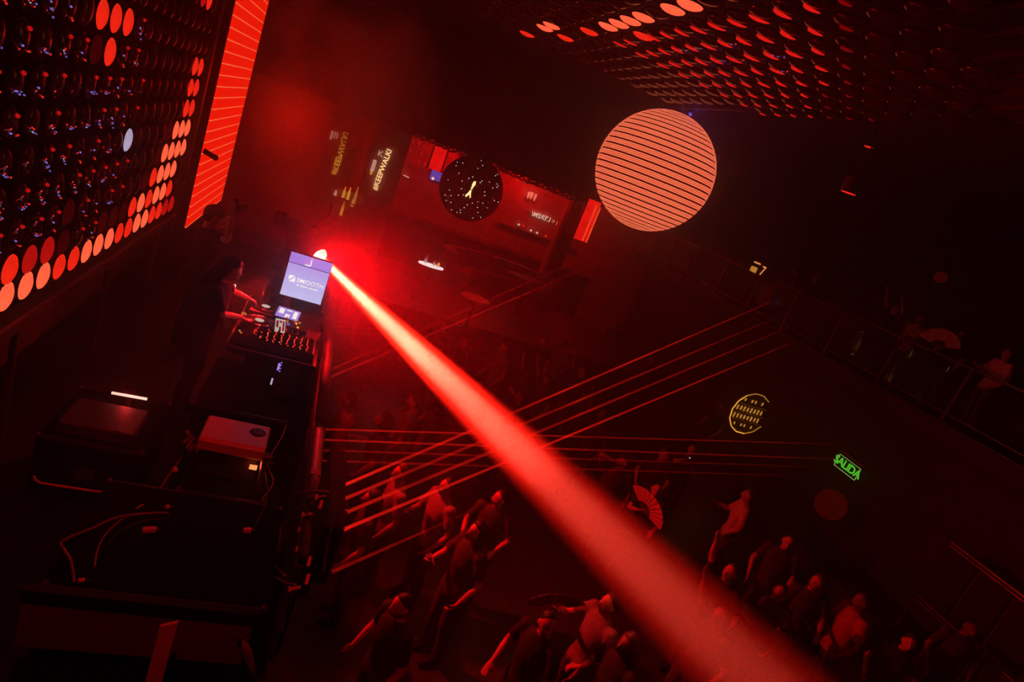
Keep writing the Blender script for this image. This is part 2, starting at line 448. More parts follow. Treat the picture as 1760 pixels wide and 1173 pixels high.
struct('floor_balcony', MB().box((12.05, 9.0, 3.55), (3.1, 22.0, 0.3)), 'wall_dark', 'side gallery slab on the right')
struct('wall_gallery', MB().box((11.2, 9.0, 1.7), (0.2, 22.0, 3.4)), 'wall_dark', 'dark side wall below the right gallery')
# side terrace with counter along the right wall
struct('floor_side', MB().box((10.5, 6.2, 0.25), (1.2, 8.0, 0.5), bev=0.02), 'wall_dark', 'low step along the right wall')

# ------------------------------------------------------------------ wall of lens discs behind the stage
def disc_mesh(name, r=0.112):
    b = MB()
    b.lathe((0, 0, 0), [(0.0001, 0.030), (r * .35, 0.027), (r * .7, 0.017), (r * .93, 0.004), (r * .97, -0.006)], seg=20)
    nl = len(b.f)
    b.torus((0, 0, -0.004), r * 1.05, 0.008, seg=20, ms=5)
    me = b.mesh(name, smooth=True)
    me.materials.append(None); me.materials.append(MATS['matte_black'])
    me.polygons.foreach_set('material_index', [0] * nl + [1] * (len(me.polygons) - nl))
    return me
DISC = disc_mesh('lens_disc')
WX = -1.8
wall = thing('lens_disc_screen', (WX - 0.06, 6.0, STZ), 'tall wall panel of round lens discs, many lit red, behind the stage', 'light wall')
MB().box((WX - 0.09, 5.9, 4.95), (0.06, 6.75, 4.1)).build('back_panel', 'matte_black', wall)
MB().box((WX - 0.02, 5.9, 2.86), (0.16, 6.8, 0.12), bev=0.015).build('bottom_rail', 'truss', wall)
MB().box((WX - 0.02, 9.24, 4.95), (0.16, 0.12, 4.1), bev=0.015).build('end_rail', 'truss', wall)
for y in (3.2, 5.2, 7.2, 9.0):
    MB().cyl((WX - 0.08, y, STZ), (WX - 0.08, y, 2.9), 0.03).build('support_post', 'truss', wall)
lit = {}
for k in range(0, 17):   lit[(0, k)] = 'e_disc_hot' if (k * 7) % 5 in (0, 1, 3) else 'e_disc_red'
lit[(0, 0)] = 'e_disc_dim'; lit[(0, 1)] = 'e_disc_dim'; lit[(0, 3)] = 'e_disc_red'
for k, m in ((1, 'e_disc_red'), (2, 'e_disc_hot'), (3, 'e_disc_hot'), (4, 'e_disc_red'), (5, 'e_disc_hot'), (6, 'e_disc_red'), (7, 'e_disc_faint'), (8, 'e_disc_faint'), (13, 'e_disc_dim'), (14, 'e_disc_dim'), (15, 'e_disc_red'), (16, 'e_disc_red'), (9, 'e_disc_faint'), (12, 'e_disc_faint')): lit[(1, k)] = m
for k, m in ((1, 'e_disc_hot'), (2, 'e_disc_hot'), (3, 'e_disc_hot'), (4, 'e_disc_red'), (5, 'e_disc_faint'), (12, 'e_disc_faint')): lit[(2, k)] = m
for k, m in ((0, 'e_disc_hot'), (1, 'e_disc_hot'), (2, 'e_disc_hot'), (3, 'e_disc_hot'), (4, 'e_disc_faint')): lit[(3, k)] = m
for k, m in ((0, 'e_disc_hot'), (1, 'e_disc_hot'), (2, 'e_disc_hot'), (3, 'e_disc_faint')): lit[(4, k)] = m
for rw in (5, 6, 7):
    lit[(rw, 0)] = 'e_disc_red'; lit[(rw, 1)] = 'e_disc_red'
lit[(10, 1)] = 'e_disc_red'; lit[(10, 2)] = 'e_disc_dim'
lit[(8, 10)] = 'e_disc_red'; lit[(8, 11)] = 'e_disc_red'; lit[(8, 12)] = 'e_disc_red'; lit[(7, 11)] = 'e_disc_red'; lit[(7, 12)] = 'e_disc_faint'
lit[(4, 8)] = None
lit[(4, 8)] = 'e_disc_faint'; lit[(4, 8)] = 'e_disc_white'
RED_DOT = MB().sphere((0, 0, 0), 0.014, 8, 6).mesh('red_dot', smooth=True)  # small red dot set on the dark discs
def glint_beads(seed):  # glowing beads stand in for glints reflected in the lens discs
    rnd = random.Random(seed); b = MB(); pts = []; rad = []; n_ = 6
    p0 = Vector((.035, -.055, .03)); p1 = Vector((.075, .045, .024))
    for i in range(n_):
        p = p0.lerp(p1, i / (n_ - 1)) + Vector((rnd.uniform(-.014, .014), rnd.uniform(-.008, .008), 0))
        d = (p1 - p0).normalized(); r = rnd.uniform(.004, .0072)
        pts += [p - d * r * 1.3, p - d * r * .6, p + d * r * .6, p + d * r * 1.3]; rad += [.0012, r, r, .0012]
    b.loft(pts, rad, 6); me = b.mesh('glint_beads')
    for m in ('black', 'e_glint_violet', 'e_glint_white', 'e_glint_red'): me.materials.append(MATS[m])
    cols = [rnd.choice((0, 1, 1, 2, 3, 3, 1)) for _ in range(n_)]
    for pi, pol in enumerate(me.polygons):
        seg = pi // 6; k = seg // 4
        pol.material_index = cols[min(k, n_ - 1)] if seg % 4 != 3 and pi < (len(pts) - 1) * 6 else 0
    return me
emat('e_glint_violet', (0.35, 0.22, 0.9), 0.5, var=.5); emat('e_glint_white', (0.7, 0.75, 0.9), 0.55, var=.5); emat('e_glint_red', (1.0, 0.03, 0.015), 0.8, var=.4)
GLINTS = [glint_beads(q) for q in range(5)]
ROT_WALL = Euler((0, R(90), 0))
for rw in range(0, 12):
    for k in range(0, 23):
        y = 8.92 - 0.281 * k; z = 3.075 + 0.249 * rw
        if rw == 0: z = 3.075 + 0.0035 * k
        # only cells the frame can show
        v = Vector((WX, y, z - CAMZ)); c = v.x * _x + v.y * _y + v.z * _z
        u, q = c.x / c.z * FPX + 880, c.y / c.z * FPX + 586
        if u < -70 or q < -70: continue
        m = lit.get((rw, k), 'lens_dark')
        d = link_part('lens_disc', DISC, wall, Vector((WX + 0.01, y, z)) - wall.location, m, ROT_WALL)
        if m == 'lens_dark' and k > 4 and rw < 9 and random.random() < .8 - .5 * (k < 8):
            bs = link_part('glint_beads', random.choice(GLINTS), d, (0, 0, 0), None, Euler((0, 0, R(random.uniform(-25, 25)))))
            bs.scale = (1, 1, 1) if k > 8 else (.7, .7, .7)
        if m == 'lens_dark' and k > 7 and rw < 9 and random.random() < .6:
            link_part('red_dot', RED_DOT, d, (-0.06, 0.02, 0.028), 'e_disc_dim')

# ------------------------------------------------------------------ ceiling field of lens discs
CZ = 6.7
cf = thing('lens_disc_grid', (2.4, 6.0, CZ), 'hanging ceiling grid of round lens discs above the dance floor, some lit red', 'ceiling light')
random.seed(11)
hot = {(3, a): 'e_disc_hot' for a in (13, 14, 15, 16, 18)}
def ck(x, y): return (round((x - 1.29) / 0.28), round((y - 2.36) / 0.28))
LITC = {}
for x, y, m in ((1.83, 8.76, 'e_disc_red'), (1.85, 8.1, 'e_disc_hot'), (1.87, 7.67, 'e_disc_hot'), (2.13, 7.9, 'e_disc_red'), (2.13, 7.12, 'e_disc_red'),
                (2.13, 6.59, 'e_disc_hot'), (2.13, 6.28, 'e_disc_hot'), (2.13, 6.02, 'e_disc_hot'), (2.13, 5.73, 'e_disc_hot'), (2.11, 5.14, 'e_disc_hot'), (2.13, 4.88, 'e_disc_hot'),
                (2.42, 6.32, 'e_disc_red')):
    LITC[ck(x, y)] = m
BAR = MB().box((0, 0, 0), (0.02, 7.0, 0.03)).mesh('grid_bar')
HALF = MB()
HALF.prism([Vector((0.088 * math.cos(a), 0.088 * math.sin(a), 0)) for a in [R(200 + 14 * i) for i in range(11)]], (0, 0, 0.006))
HALFM = HALF.mesh('reflection_crescent')  # reflections in the domed discs, built as glowing crescents
for i in range(0, 12):
    x = 1.29 + 0.28 * i
    link_part('grid_bar', BAR, cf, Vector((x + 0.14, 5.6, CZ + 0.05)) - cf.location, 'truss')
    for j in range(0, 25):
        y = 2.36 + 0.28 * j
        v = Vector((x, y, CZ - CAMZ)); c = v.x * _x + v.y * _y + v.z * _z
        if c.z < 0.1: continue
        u, q = c.x / c.z * FPX + 880, c.y / c.z * FPX + 586
        if u < 700 or u > 1700 or q < -45 or (x > 4.1 and y > 7): continue
        if y > 8.95: continue
        m = LITC.get((i, j), 'lens_dark')
        d = link_part('lens_disc', DISC, cf, Vector((x, y, CZ)) - cf.location, m, Euler((R(180), 0, 0)))
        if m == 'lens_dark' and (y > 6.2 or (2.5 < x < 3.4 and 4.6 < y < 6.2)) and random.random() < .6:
            bs = link_part('glint_beads', GLINTS[j % 5], d, (0, 0, 0), None); bs.scale = (.6, .6, .6) if y > 6.2 else (.9, .9, .9)
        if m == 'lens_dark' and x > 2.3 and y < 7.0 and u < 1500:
            s = link_part('reflection_crescent', HALFM, d, (0.012, 0.0, 0.03), 'e_reflection' if u < 1420 else 'e_red_dim', Euler((0, 0, R(random.uniform(-12, 12)))))
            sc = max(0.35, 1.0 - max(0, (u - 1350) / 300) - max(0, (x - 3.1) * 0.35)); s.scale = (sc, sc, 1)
for p in ((1.3, 4.0), (1.3, 8.0), (4.2, 4.0), (4.2, 7.0)):
    MB().cyl((p[0], p[1], CZ + 0.03), (p[0], p[1], 7.42), 0.012, seg=8).build('hanger_rod', 'truss', cf)

# ------------------------------------------------------------------ LED column screen at the stage end
lc = thing('led_tower_screen', (WX, 11.7, STZ), 'tall narrow bright red LED screen beyond the disc wall', 'led screen')
hs_ = MB().box((WX - 0.08, 11.7, 4.9), (0.12, 2.92, 5.0), bev=0.01).build('housing', 'black', lc)
MB().box((WX - 0.01, 11.7, 4.9), (0.02, 2.78, 4.9)).build('screen_face', 'e_led_column', lc)
MB().box((WX - 0.08, 11.7, 2.02), (0.2, 2.6, 0.75)).build('plinth', 'black', lc)
br = hs_
MB().cyl(P(350, 259, X=WX + 0.2), P(370, 271, X=WX + 0.35), 0.035).build('clamp_arm', 'black', br)
MB().sphere(P(370, 271, X=WX + 0.35), 0.04).build('clamp_knob', 'rubber', br, True)

# ------------------------------------------------------------------ LED ball
BC = P(1125, 295, D=10.0); BR = 0.948
ball = thing('led_ball', BC - Vector((0, 0, BR)), 'large round LED ball glowing in orange-red dotted bands', 'led ball')
MB().sphere(BC, BR * 0.975, 48, 30).build('core', 'black', ball, True)
NB = 31
for i in range(NB):
    t0 = math.pi * (i + 0.09) / NB; t1 = math.pi * (i + 0.88) / NB
    b = MB(); seg = 96
    for t in (t0, (t0 + t1) / 2, t1):
        for k in range(seg + 1):
            a = 2 * math.pi * k / seg
            b.v.append(BC + BR * Vector((math.sin(t) * math.cos(a), math.sin(t) * math.sin(a), math.cos(t))))
    for rr in range(2):
        for k in range(seg):
            a = rr * (seg + 1) + k; b.f.append((a, a + seg + 1, a + seg + 2, a + 1))
    o = b.build('led_band', 'e_led_ball', ball, True)
    uv = o.data.uv_layers.new(name='UVMap')
    for lp in o.data.loops:
        vi = lp.vertex_index; uv.data[lp.index].uv = ((vi % (seg + 1)) / seg, (vi // (seg + 1)) / 2)
TOP = P(1158, 186, D=10.0)
MB().cyl(BC + Vector((0, 0, BR * .97)), (BC.x, BC.y, 7.41), 0.018, seg=8).build('hanger_rod', 'truss', ball)
MB().lathe(BC + Vector((0, 0, BR * .96)), [(0.12, 0), (0.1, 0.05), (0.03, 0.08)], seg=16).build('cap', 'black_gloss', ball)
pl = thing('violet_spot', (BC.x + 0.13, BC.y - 0.1, 6.75), 'small violet lamp on top of the LED ball', 'lamp')
MB().cyl((BC.x + 0.13, BC.y - 0.1, 6.77), (BC.x + 0.17, BC.y - 0.1, 6.9), 0.035, 0.02).build('housing', 'black', pl)
MB().sphere((BC.x + 0.13, BC.y - 0.1, 6.765), (0.03, 0.03, 0.035)).build('lens', 'e_violet_dim', pl, True)
lamp('POINT', 'violet_spot_light', (BC.x + 0.1, BC.y - 0.3, 6.82), (0.25, 0.08, 1.0), 2, shadow_soft_size=0.03)

# ------------------------------------------------------------------ dark ball with sparkles
B2 = P(810, 325, D=15.5); B2R = 55 / FPX * 15.5
b2 = thing('dark_ball', B2 - Vector((0, 0, B2R)), 'unlit black ball dotted with tiny white points in front of the bar', 'led ball')
MB().sphere(B2, B2R, 48, 30).build('shell', 'black', b2, True)
MB().cyl(B2 + Vector((0, 0, B2R * .98)), (B2.x, B2.y, 7.41), 0.015, seg=8).build('hanger_rod', 'truss', b2)
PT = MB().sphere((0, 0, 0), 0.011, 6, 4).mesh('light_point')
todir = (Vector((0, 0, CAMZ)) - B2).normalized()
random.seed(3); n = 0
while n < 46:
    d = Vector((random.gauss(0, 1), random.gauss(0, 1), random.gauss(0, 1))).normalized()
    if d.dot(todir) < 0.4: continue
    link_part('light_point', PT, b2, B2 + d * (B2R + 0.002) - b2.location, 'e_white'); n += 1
# gold lit emblem on the ball
u2 = Vector((0.95, -0.05, 0.0)).normalized(); e0 = P(810, 327, D=15.5 - B2R * 0.99)
up2 = Vector((0, 0, 1))
def emblem(pts, nm):
    MB().prism([e0 + u2 * (a * .008) + up2 * (b * .0105) for a, b in pts], todir * -0.05).build(nm, 'e_gold_sign', b2)
emblem([(-1, 20), (5, 22), (6, 14), (3, 8), (1, 1), (-3, 2), (-2, 9), (-3, 13)], 'emblem_top')
emblem([(-3, 0), (1, 0), (2, -7), (6, -16), (3, -18), (-1, -10), (-5, -15), (-9, -19), (-12, -15), (-7, -9)], 'emblem_base')
#==PART3==
# ------------------------------------------------------------------ far bar below the bulkhead
def wallrect(name, px0, py0, px1, py1, Y, m, depth=0.05, parent=None):
    a = P(px0, py0, Y=Y); b = P(px1, py1, Y=Y)
    return MB().box(((a.x + b.x) / 2, Y + depth / 2, (a.z + b.z) / 2), (abs(a.x - b.x), depth, abs(a.z - b.z)))
def column(name, x, w_, z0, z1, Y, m, label, d=0.35):
    t = thing(name, (x, Y, z0), label, 'column')
    MB().box((x, Y + d / 2, (z0 + z1) / 2), (w_, d, z1 - z0), bev=0.02).build('shaft', m, t)
    MB().box((x, Y + d / 2, z0 + 0.08), (w_ + 0.08, d + 0.08, 0.16), bev=0.01).build('base', 'recess_dark', t)
    MB().box((x, Y + d / 2, z1 - 0.05), (w_ + 0.06, d + 0.06, 0.1), bev=0.01).build('capital', 'recess_dark', t)
    return t
# sign pillar with vertical lettering
sp = thing('lettered_sign', (1.2, 18.5, 0), 'dark pillar carrying bright vertical #KEEPWALKI lettering', 'sign')
MB().box((1.3, 18.75, 2.4), (1.0, 0.4, 4.8), bev=0.02).build('shaft', 'recess', sp)
text_part('lettering', '#KEEPWALKI', 0.21, 'e_gold_sign', sp, P(657, 292, Y=18.49), (0.06, 0, 1.0), (-1, 0, 0.06), bold=0.002, space=0.98)
MB().box(P(642, 285, Y=18.5), (0.10, 0.04, 0.32)).build('bar_mark', 'e_neon', sp)
MB().box(P(638, 297, Y=18.5), (0.05, 0.04, 0.10)).build('bar_mark', 'e_gold_dim', sp)
text_part('neon_mark', 'K', 0.24, 'e_neon', sp, P(654, 265, Y=18.49), (1, 0, 0), (0, 0, 1))
sp2 = thing('reflected_sign', (0.0, 18.5, 0), 'smoky pillar with the #KEEPWALKI reflection built as reversed lettering at the stage end', 'sign')  # the sign's mirror image in this pillar, built as glowing reversed letters
MB().box((0.05, 18.75, 2.4), (0.9, 0.4, 4.8), bev=0.02).build('shaft', 'recess', sp2)
text_part('lettering', '#KEEPWALKI', 0.21, 'e_gold_dim', sp2, P(584, 264, Y=18.49), (0.0, 0, 1.0), (1, 0, 0.0), bold=0.002, space=0.98)
text_part('neon_mark', 'B', 0.24, 'e_neon', sp2, P(577, 233, Y=18.49), (1, 0, 0), (0, 0, 1), mirror=True)
MB().box(P(570, 232, Y=18.5), (0.05, 0.04, 0.22)).build('bar_mark', 'e_neon', sp2)
BOTB = []
# hanging gold strips under the mirrored sign (bottle display)
for i, (px, py, h, m) in enumerate(((612, 335, .5, 'e_gold'), (607, 346, .3, 'e_gold'), (589, 358, .4, 'e_gold'), (592, 330, .3, 'e_gold_dim'), (600, 332, .35, 'e_gold_dim'), (577, 331, .16, 'e_neon'))):
    p = P(px, py, Y=17.2); BOTB.append(p - Vector((0, 0, h * .5)))
    t = thing('bottle', p - Vector((0, 0, h * .5)), ['tall amber lit bottle nearest the lettered pillar', 'short amber bottle right below the tallest amber one', 'amber lit bottle lowest beside the mirrored pillar', 'thin amber glint bottle below the mirrored lettering', 'slim amber bottle between two amber ones', 'pale pink lit bottle at the left end of the amber row'][i], 'bottle', 'lit bottles on the back bar shelf')
    MB().lathe(p - Vector((0, 0, h * .5)), [(0.0, 0), (0.035, 0), (0.038, h * .55), (0.016, h * .72), (0.014, h * .95), (0.0, h * .95)], seg=10).build('glass', m, t, True)
    MB().cyl(p + Vector((0, 0, h * .45)), p + Vector((0, 0, h * .5)), 0.017, seg=8).build('stopper', 'black', t)
shelf = thing('back_shelf', (0.6, 17.3, 0), 'dark back bar shelf holding the amber bottles', 'shelf')
for bp_ in BOTB: MB().box((bp_.x, 17.22, bp_.z - 0.012), (0.14, 0.24, 0.02)).build('board', 'recess', shelf)
MB().box((BOTB[2].x, 17.36, 1.4), (0.9, 0.03, 2.8)).build('back_board', 'recess', shelf)
# red lit glass panels
def glow_panel(px0, py0, px1, py1, wpx, Y, label, lines=2):
    a = P(px0, py0, Y=Y); b = P(px1, py1, Y=Y); x = (a.x + b.x) / 2; wd = wpx
    t = thing('glow_panel', (x, Y, b.z), label, 'light panel')
    MB().box((x, Y, (a.z + b.z) / 2), (wd, 0.05, a.z - b.z)).build('diffuser', 'e_red_panel', t)
    for s in (-1, 1): MB().box((x + s * (wd / 2 + 0.02), Y, (a.z + b.z) / 2), (0.04, 0.08, a.z - b.z)).build('frame_rail', 'recess_dark', t)
    for s in (-1, 1): MB().cyl((x + s * wd * .3, Y, a.z), (x + s * wd * .3, Y, 4.82), 0.012, seg=6).build('hanger_rod', 'recess_dark', t)
    for i in range(lines): MB().box((x + wd * (0.22 + 0.32 * i), Y - 0.03, (a.z + b.z) / 2 - 0.06), (0.035, 0.03, (a.z - b.z) * .9)).build('led_line', 'e_red_line', t)
    return t
glow_panel(757, 253, 748, 293, 0.36, 18.2, 'bright red lit panel just left of the dark ball', 0)
glow_panel(1022, 345, 996, 413, 0.42, 17.3, 'bright red lit panel beside the large LED ball', 2)
glow_panel(622, 200, 604, 252, 0.26, 18.0, 'dim red lit strip beside the mirrored lettering', 0).children[0].data.materials[0] = MATS['e_red_dim']
glow_panel(640, 212, 626, 262, 0.2, 18.2, 'thin dim red strip left of the lettered pillar', 0).children[0].data.materials[0] = MATS['e_red_dim']
column('dark_column', P(985, 380, Y=17.9).x, 0.42, 0, 4.8, 17.9, 'recess_dark', 'dark column between the red panel and the heart neon')
column('lit_column', P(972, 370, Y=18.2).x + 0.12, 0.3, 0, 4.8, 18.2, 'recess', 'red-washed column right of the heart neon')
# neon text, seen from behind
nn = thing('neon_sign', P(937, 376, Y=21.4), 'pink neon lettering with a heart, seen mirrored, on the far wall', 'sign')
text_part('lettering', "L'EREM/", 0.225, 'e_neon', nn, P(930, 373, Y=21.4), (1, 0, 0), (0, 0, 1), mirror=True, bold=0.004)
hp_ = P(951, 381, Y=21.4)
MB().loft([hp_ + Vector((.055 * math.sin(R(a)) ** 3, 0, (.045 * math.cos(R(a)) - .018 * math.cos(R(2 * a)) - .007 * math.cos(R(3 * a))))) for a in range(0, 361, 15)], .008, 6).build('heart', 'e_orange', nn)
MB().box(P(957, 384, Y=21.4), (.018, .01, .14)).build('letter_stroke', 'e_orange', nn)
MB().box(P(937, 376, Y=21.45), (1.5, 0.03, 0.03)).build('mounting_bar', 'recess_dark', nn)
# triple flame lamp
fl = thing('flame_lamp', P(913, 345, Y=21.4), 'cluster of three glowing red flame-shaped wall lamps', 'lamp')
for i, (px, py) in enumerate(((908, 337), (913, 338), (919, 341))):
    p = P(px, py, Y=21.38)
    MB().lathe(p - Vector((0, 0, .12)), [(0.0, 0), (0.02, 0.02), (0.05, 0.2), (0.045, 0.26), (0.0, 0.28)], seg=10).build('shade', 'e_flame', fl, True)
    MB().cyl(p - Vector((0, 0, .2)), p - Vector((0, 0, .1)), 0.02, seg=8).build('holder', 'recess_dark', fl)
MB().box(P(913, 343, Y=21.44), (.4, .14, .05)).build('wall_plate', 'recess_dark', fl)
lamp('POINT', 'flame_lamp_light', P(913, 338, Y=21.1), (1.0, 0.01, 0.006), 8, shadow_soft_size=0.05)
# violet wall screen
vsn = thing('violet_screen', P(750, 303, Y=21.4), 'small violet screen on the bar wall below the red panel', 'screen')
a = P(750, 303, Y=21.4)
MB().box(a, (0.40, 0.05, 0.31)).build('panel', 'e_violet_dim', vsn)
MB().box(a + Vector((0, 0.04, 0)), (0.45, 0.05, 0.36), bev=0.01).build('bezel', 'black', vsn)
MB().sphere(P(744, 307, Y=21.33), 0.05, 10, 6).build('red_indicator', 'e_red_hot', vsn, True)
tb = thing('tube_lamp', P(698, 303, Y=21.42), 'thin pale tube lamp on the wall right of the lettered pillar', 'lamp')
MB().cyl(P(693, 301, Y=21.42), P(703, 306, Y=21.42), 0.015, seg=8).build('tube', 'e_neon', tb)
MB().box(P(698, 304, Y=21.46), (0.2, 0.04, 0.02)).build('holder', 'recess_dark', tb)
# reflections of red lettering, built as rows of dim glowing marks
mb_ = thing('text_reflection', P(705, 255, Y=21.4), 'dim rows of reflected red lettering on the wall left of the dark ball', 'board')
a = P(705, 258, Y=21.4)
MB().box(a + Vector((0, 0.05, 0)), (1.5, 0.05, 1.0)).build('backing', 'recess', mb_)
random.seed(5)
for r_ in range(3):
    for k in range(7):
        if random.random() < 0.25: continue
        MB().box(a + Vector((-0.6 + k * .2, 0, 0.3 - r_ * .28)), (0.07, 0.03, 0.13)).build('red_mark', 'e_disc_dim', mb_)
# bar counter and small lamps on it
bc = thing('bar_counter', (5.6, 19.6, 0), 'long dark bar counter at the back of the recess', 'bar counter')
MB().box((5.4, 19.7, 1.15), (7.0, 0.7, 2.3), bev=0.02).build('body', 'recess_dark', bc)
MB().box((5.4, 19.65, 2.33), (7.2, 0.85, 0.06), bev=0.015).build('worktop', 'black_gloss', bc)
bsf = thing('bottle_shelf', (7.3, 21.4, 2.9), 'thin shelf on the far wall carrying the candle lamps', 'shelf')
MB().box((7.3, 21.38, 2.915), (3.2, 0.22, 0.03)).build('board', 'recess_dark', bsf)
for xx in (6.0, 8.6): MB().box((xx, 21.44, 2.85), (0.04, 0.1, 0.12)).build('bracket', 'recess_dark', bsf)
for i, (px, py) in enumerate(((891, 388), (899, 390), (912, 398), (922, 403), (937, 409))):
    p = P(px, py, Y=21.35); p.z = 2.93
    t = thing('candle_lamp', p, ['leftmost tiny candle lamp on the bar counter', 'second tiny candle lamp from the left on the bar', 'middle tiny candle lamp on the bar counter', 'fourth tiny candle lamp from the left on the bar', 'rightmost tiny candle lamp by the red-washed column'][i], 'lamp', 'candle lamps on the bar')
    q = P(px, py, Y=21.35)
    MB().cyl(p, (p.x, p.y, max(q.z, p.z + .06)), 0.02, seg=8).build('stem', 'recess_dark', t)
    MB().lathe((q.x, q.y, max(q.z, p.z + .06)), [(0, 0), (0.04, 0.01), (0.045, 0.06), (0, 0.07)], seg=8).build('glass', 'e_neon' if i in (0, 2, 3) else 'e_disc_red', t, True)
# foil garland along the bulkhead edge
gl = thing('garland', (3.5, 17.45, 4.7), 'twisted glittering foil garland along the edge of the bulkhead', 'garland')
random.seed(21)
gp = []
pxs = [(636, 200), (660, 205), (690, 222), (720, 232), (750, 245), (780, 258), (812, 272), (850, 285), (885, 300), (920, 314), (955, 328), (990, 342), (1020, 353)]
for px, py in pxs: gp.append(P(px, py, Y=17.42))
for strand in range(3):
    pts = []
    for i in range(len(gp) - 1):
        for s in range(6):
            t = s / 6; p = gp[i].lerp(gp[i + 1], t); ph = (i * 6 + s) * 0.9 + strand * 2.1
            pts.append(p + Vector((0, 0.05 * math.sin(ph), 0.07 * math.cos(ph))))
    MB().loft(pts, 0.025, 6).build('strand', 'recess_dark' if strand else 'foil', gl)
LEAF = MB().add([(-.07, 0, 0), (0, .012, .02), (.07, 0, .01), (0, -.012, -.02)], [(0, 1, 2, 3)]).mesh('foil_leaf')
for i in range(150):
    k = random.random() * (len(gp) - 1); j = int(k); p = gp[j].lerp(gp[j + 1], k - j)
    m = random.choice(('foil', 'foil', 'foil', 'recess_dark', 'foil'))
    if random.random() < 0.10: m = 'e_disc_faint'
    o = link_part('foil_leaf', LEAF, gl, p + Vector((random.gauss(0, .05), random.gauss(0, .05) - 0.05, random.gauss(0, .07))) - gl.location, m, Euler((random.uniform(-2, 2), random.uniform(-.6, .9), random.uniform(-.6, .6))))
# ------------------------------------------------------------------ raised terrace: tables and seating
def table(px, py, z, rad, m, label, ell=1.0, leg=True, floor=1.3):
    p = P(px, py, Z=z)
    t = thing('round_table', (p.x, p.y, floor), label, 'table')
    pts = [Vector((p.x + rad * ell * math.cos(a), p.y + rad * math.sin(a), z - .03)) for a in [2 * math.pi * k / 32 for k in range(32)]]
    MB().prism(pts, (0, 0, 0.04)).build('table_top', m, t)
    MB().lathe((p.x, p.y, floor), [(0, 0), (0.25, 0), (0.24, 0.03), (0.04, 0.05), (0.04, z - floor - .04), (0.12, z - floor - .03)], seg=16).build('pedestal', 'recess_dark', t, True)
    return t, p
table(818, 513, 2.05, 0.33, 'table_red', 'round red-lit table on the terrace below the seating')
t, p = table(741, 456, 2.2, 0.14, 'e_white', 'white glowing oval table with bottles beside the terrace', ell=2.2)
for i, (dx, h, m) in enumerate(((-.16, .24, 'white_satin'), (.06, .14, 'white_satin'), (.16, .12, 'e_orange'))):
    b = thing('table_bottle', (p.x + dx, p.y, 2.21), ['tall slim bottle on the glowing oval table', 'short white cup on the glowing oval table', 'orange glass on the glowing oval table'][i], ['bottle', 'cup', 'glass'][i])
    MB().lathe((p.x + dx, p.y, 2.21), [(0, 0), (.03, 0), (.035, h * .55), (.014, h * .75), (.014, h), (0, h)], seg=10).build('vessel', m, b, True)
    MB().lathe((p.x + dx, p.y, 2.21 + h), [(.015, -0.01), (.017, .0), (0, .012)], seg=8).build('rim', 'chrome', b)
# curved banquette
bq = thing('banquette', P(870, 475, Z=2.0), 'curved dark red banquette with low back on the terrace', 'sofa')
c0 = P(872, 474, Z=2.0)
def arc(r, n=22, a0=20, a1=200): return [Vector((c0.x + r * 1.25 * math.cos(R(a0 + (a1 - a0) * k / n)), c0.y + r * .75 * math.sin(R(a0 + (a1 - a0) * k / n)), 0)) for k in range(n + 1)]
def band(r0, r1, z0, z1, nm, m):
    A = arc(r0); B_ = arc(r1); b = MB(); n = len(A)
    vs = [Vector((q.x, q.y, z0)) for q in A] + [Vector((q.x, q.y, z0)) for q in B_] + [Vector((q.x, q.y, z1)) for q in A] + [Vector((q.x, q.y, z1)) for q in B_]
    fs = []
    for k in range(n - 1): fs += [(k, k + 1, n + k + 1, n + k), (2 * n + k, 3 * n + k, 3 * n + k + 1, 2 * n + k + 1), (k, 2 * n + k, 2 * n + k + 1, k + 1), (n + k, n + k + 1, 3 * n + k + 1, 3 * n + k)]
    fs += [(0, n, 3 * n, 2 * n), (n - 1, 3 * n - 1, 4 * n - 1, 2 * n - 1)]
    b.add(vs, fs).build(nm, m, bq)
band(0.9, 1.45, 1.3, 1.75, 'seat', 'sofa'); band(1.4, 1.6, 1.3, 2.2, 'backrest', 'sofa'); band(1.38, 1.63, 2.2, 2.24, 'top_rail', 'grey_metal')
bt2, pp = table(905, 478, 2.3, 0.36, 'recess_dark', 'dark oval table in front of the curved banquette', ell=1.5)
# ------------------------------------------------------------------ right side: signs, emblem, lamps, gallery rail
ex = thing('exit_sign', P(1456, 804, X=11.0) - Vector((0, 0, .15)), 'green lit SALIDA exit sign on the right wall', 'exit sign')
e = P(1456, 803, X=11.02)
xh_ = MB().box(e + Vector((0.05, 0, 0)), (0.05, 0.62, 0.30), bev=0.01).build('housing', 'black', ex)
text_part('lettering', 'SALIDA', 0.235, 'e_green', xh_, e, (0, -1, 0), (0, 0, 1), bold=0.004, space=0.9)
for dz in (-.13, .13): MB().box(e + Vector((0.0, 0, dz)), (0.01, 0.58, 0.008)).build('border_line', 'e_green_line', xh_)
for dy in (-.29, .29): MB().box(e + Vector((0.0, dy, 0)), (0.01, 0.008, 0.26)).build('border_line', 'e_green_line', xh_)
MB().box(e + Vector((0.06, -0.03, 0.2)), (0.14, 0.6, 0.06), bev=0.01).build('top_bracket', 'sofa', ex)
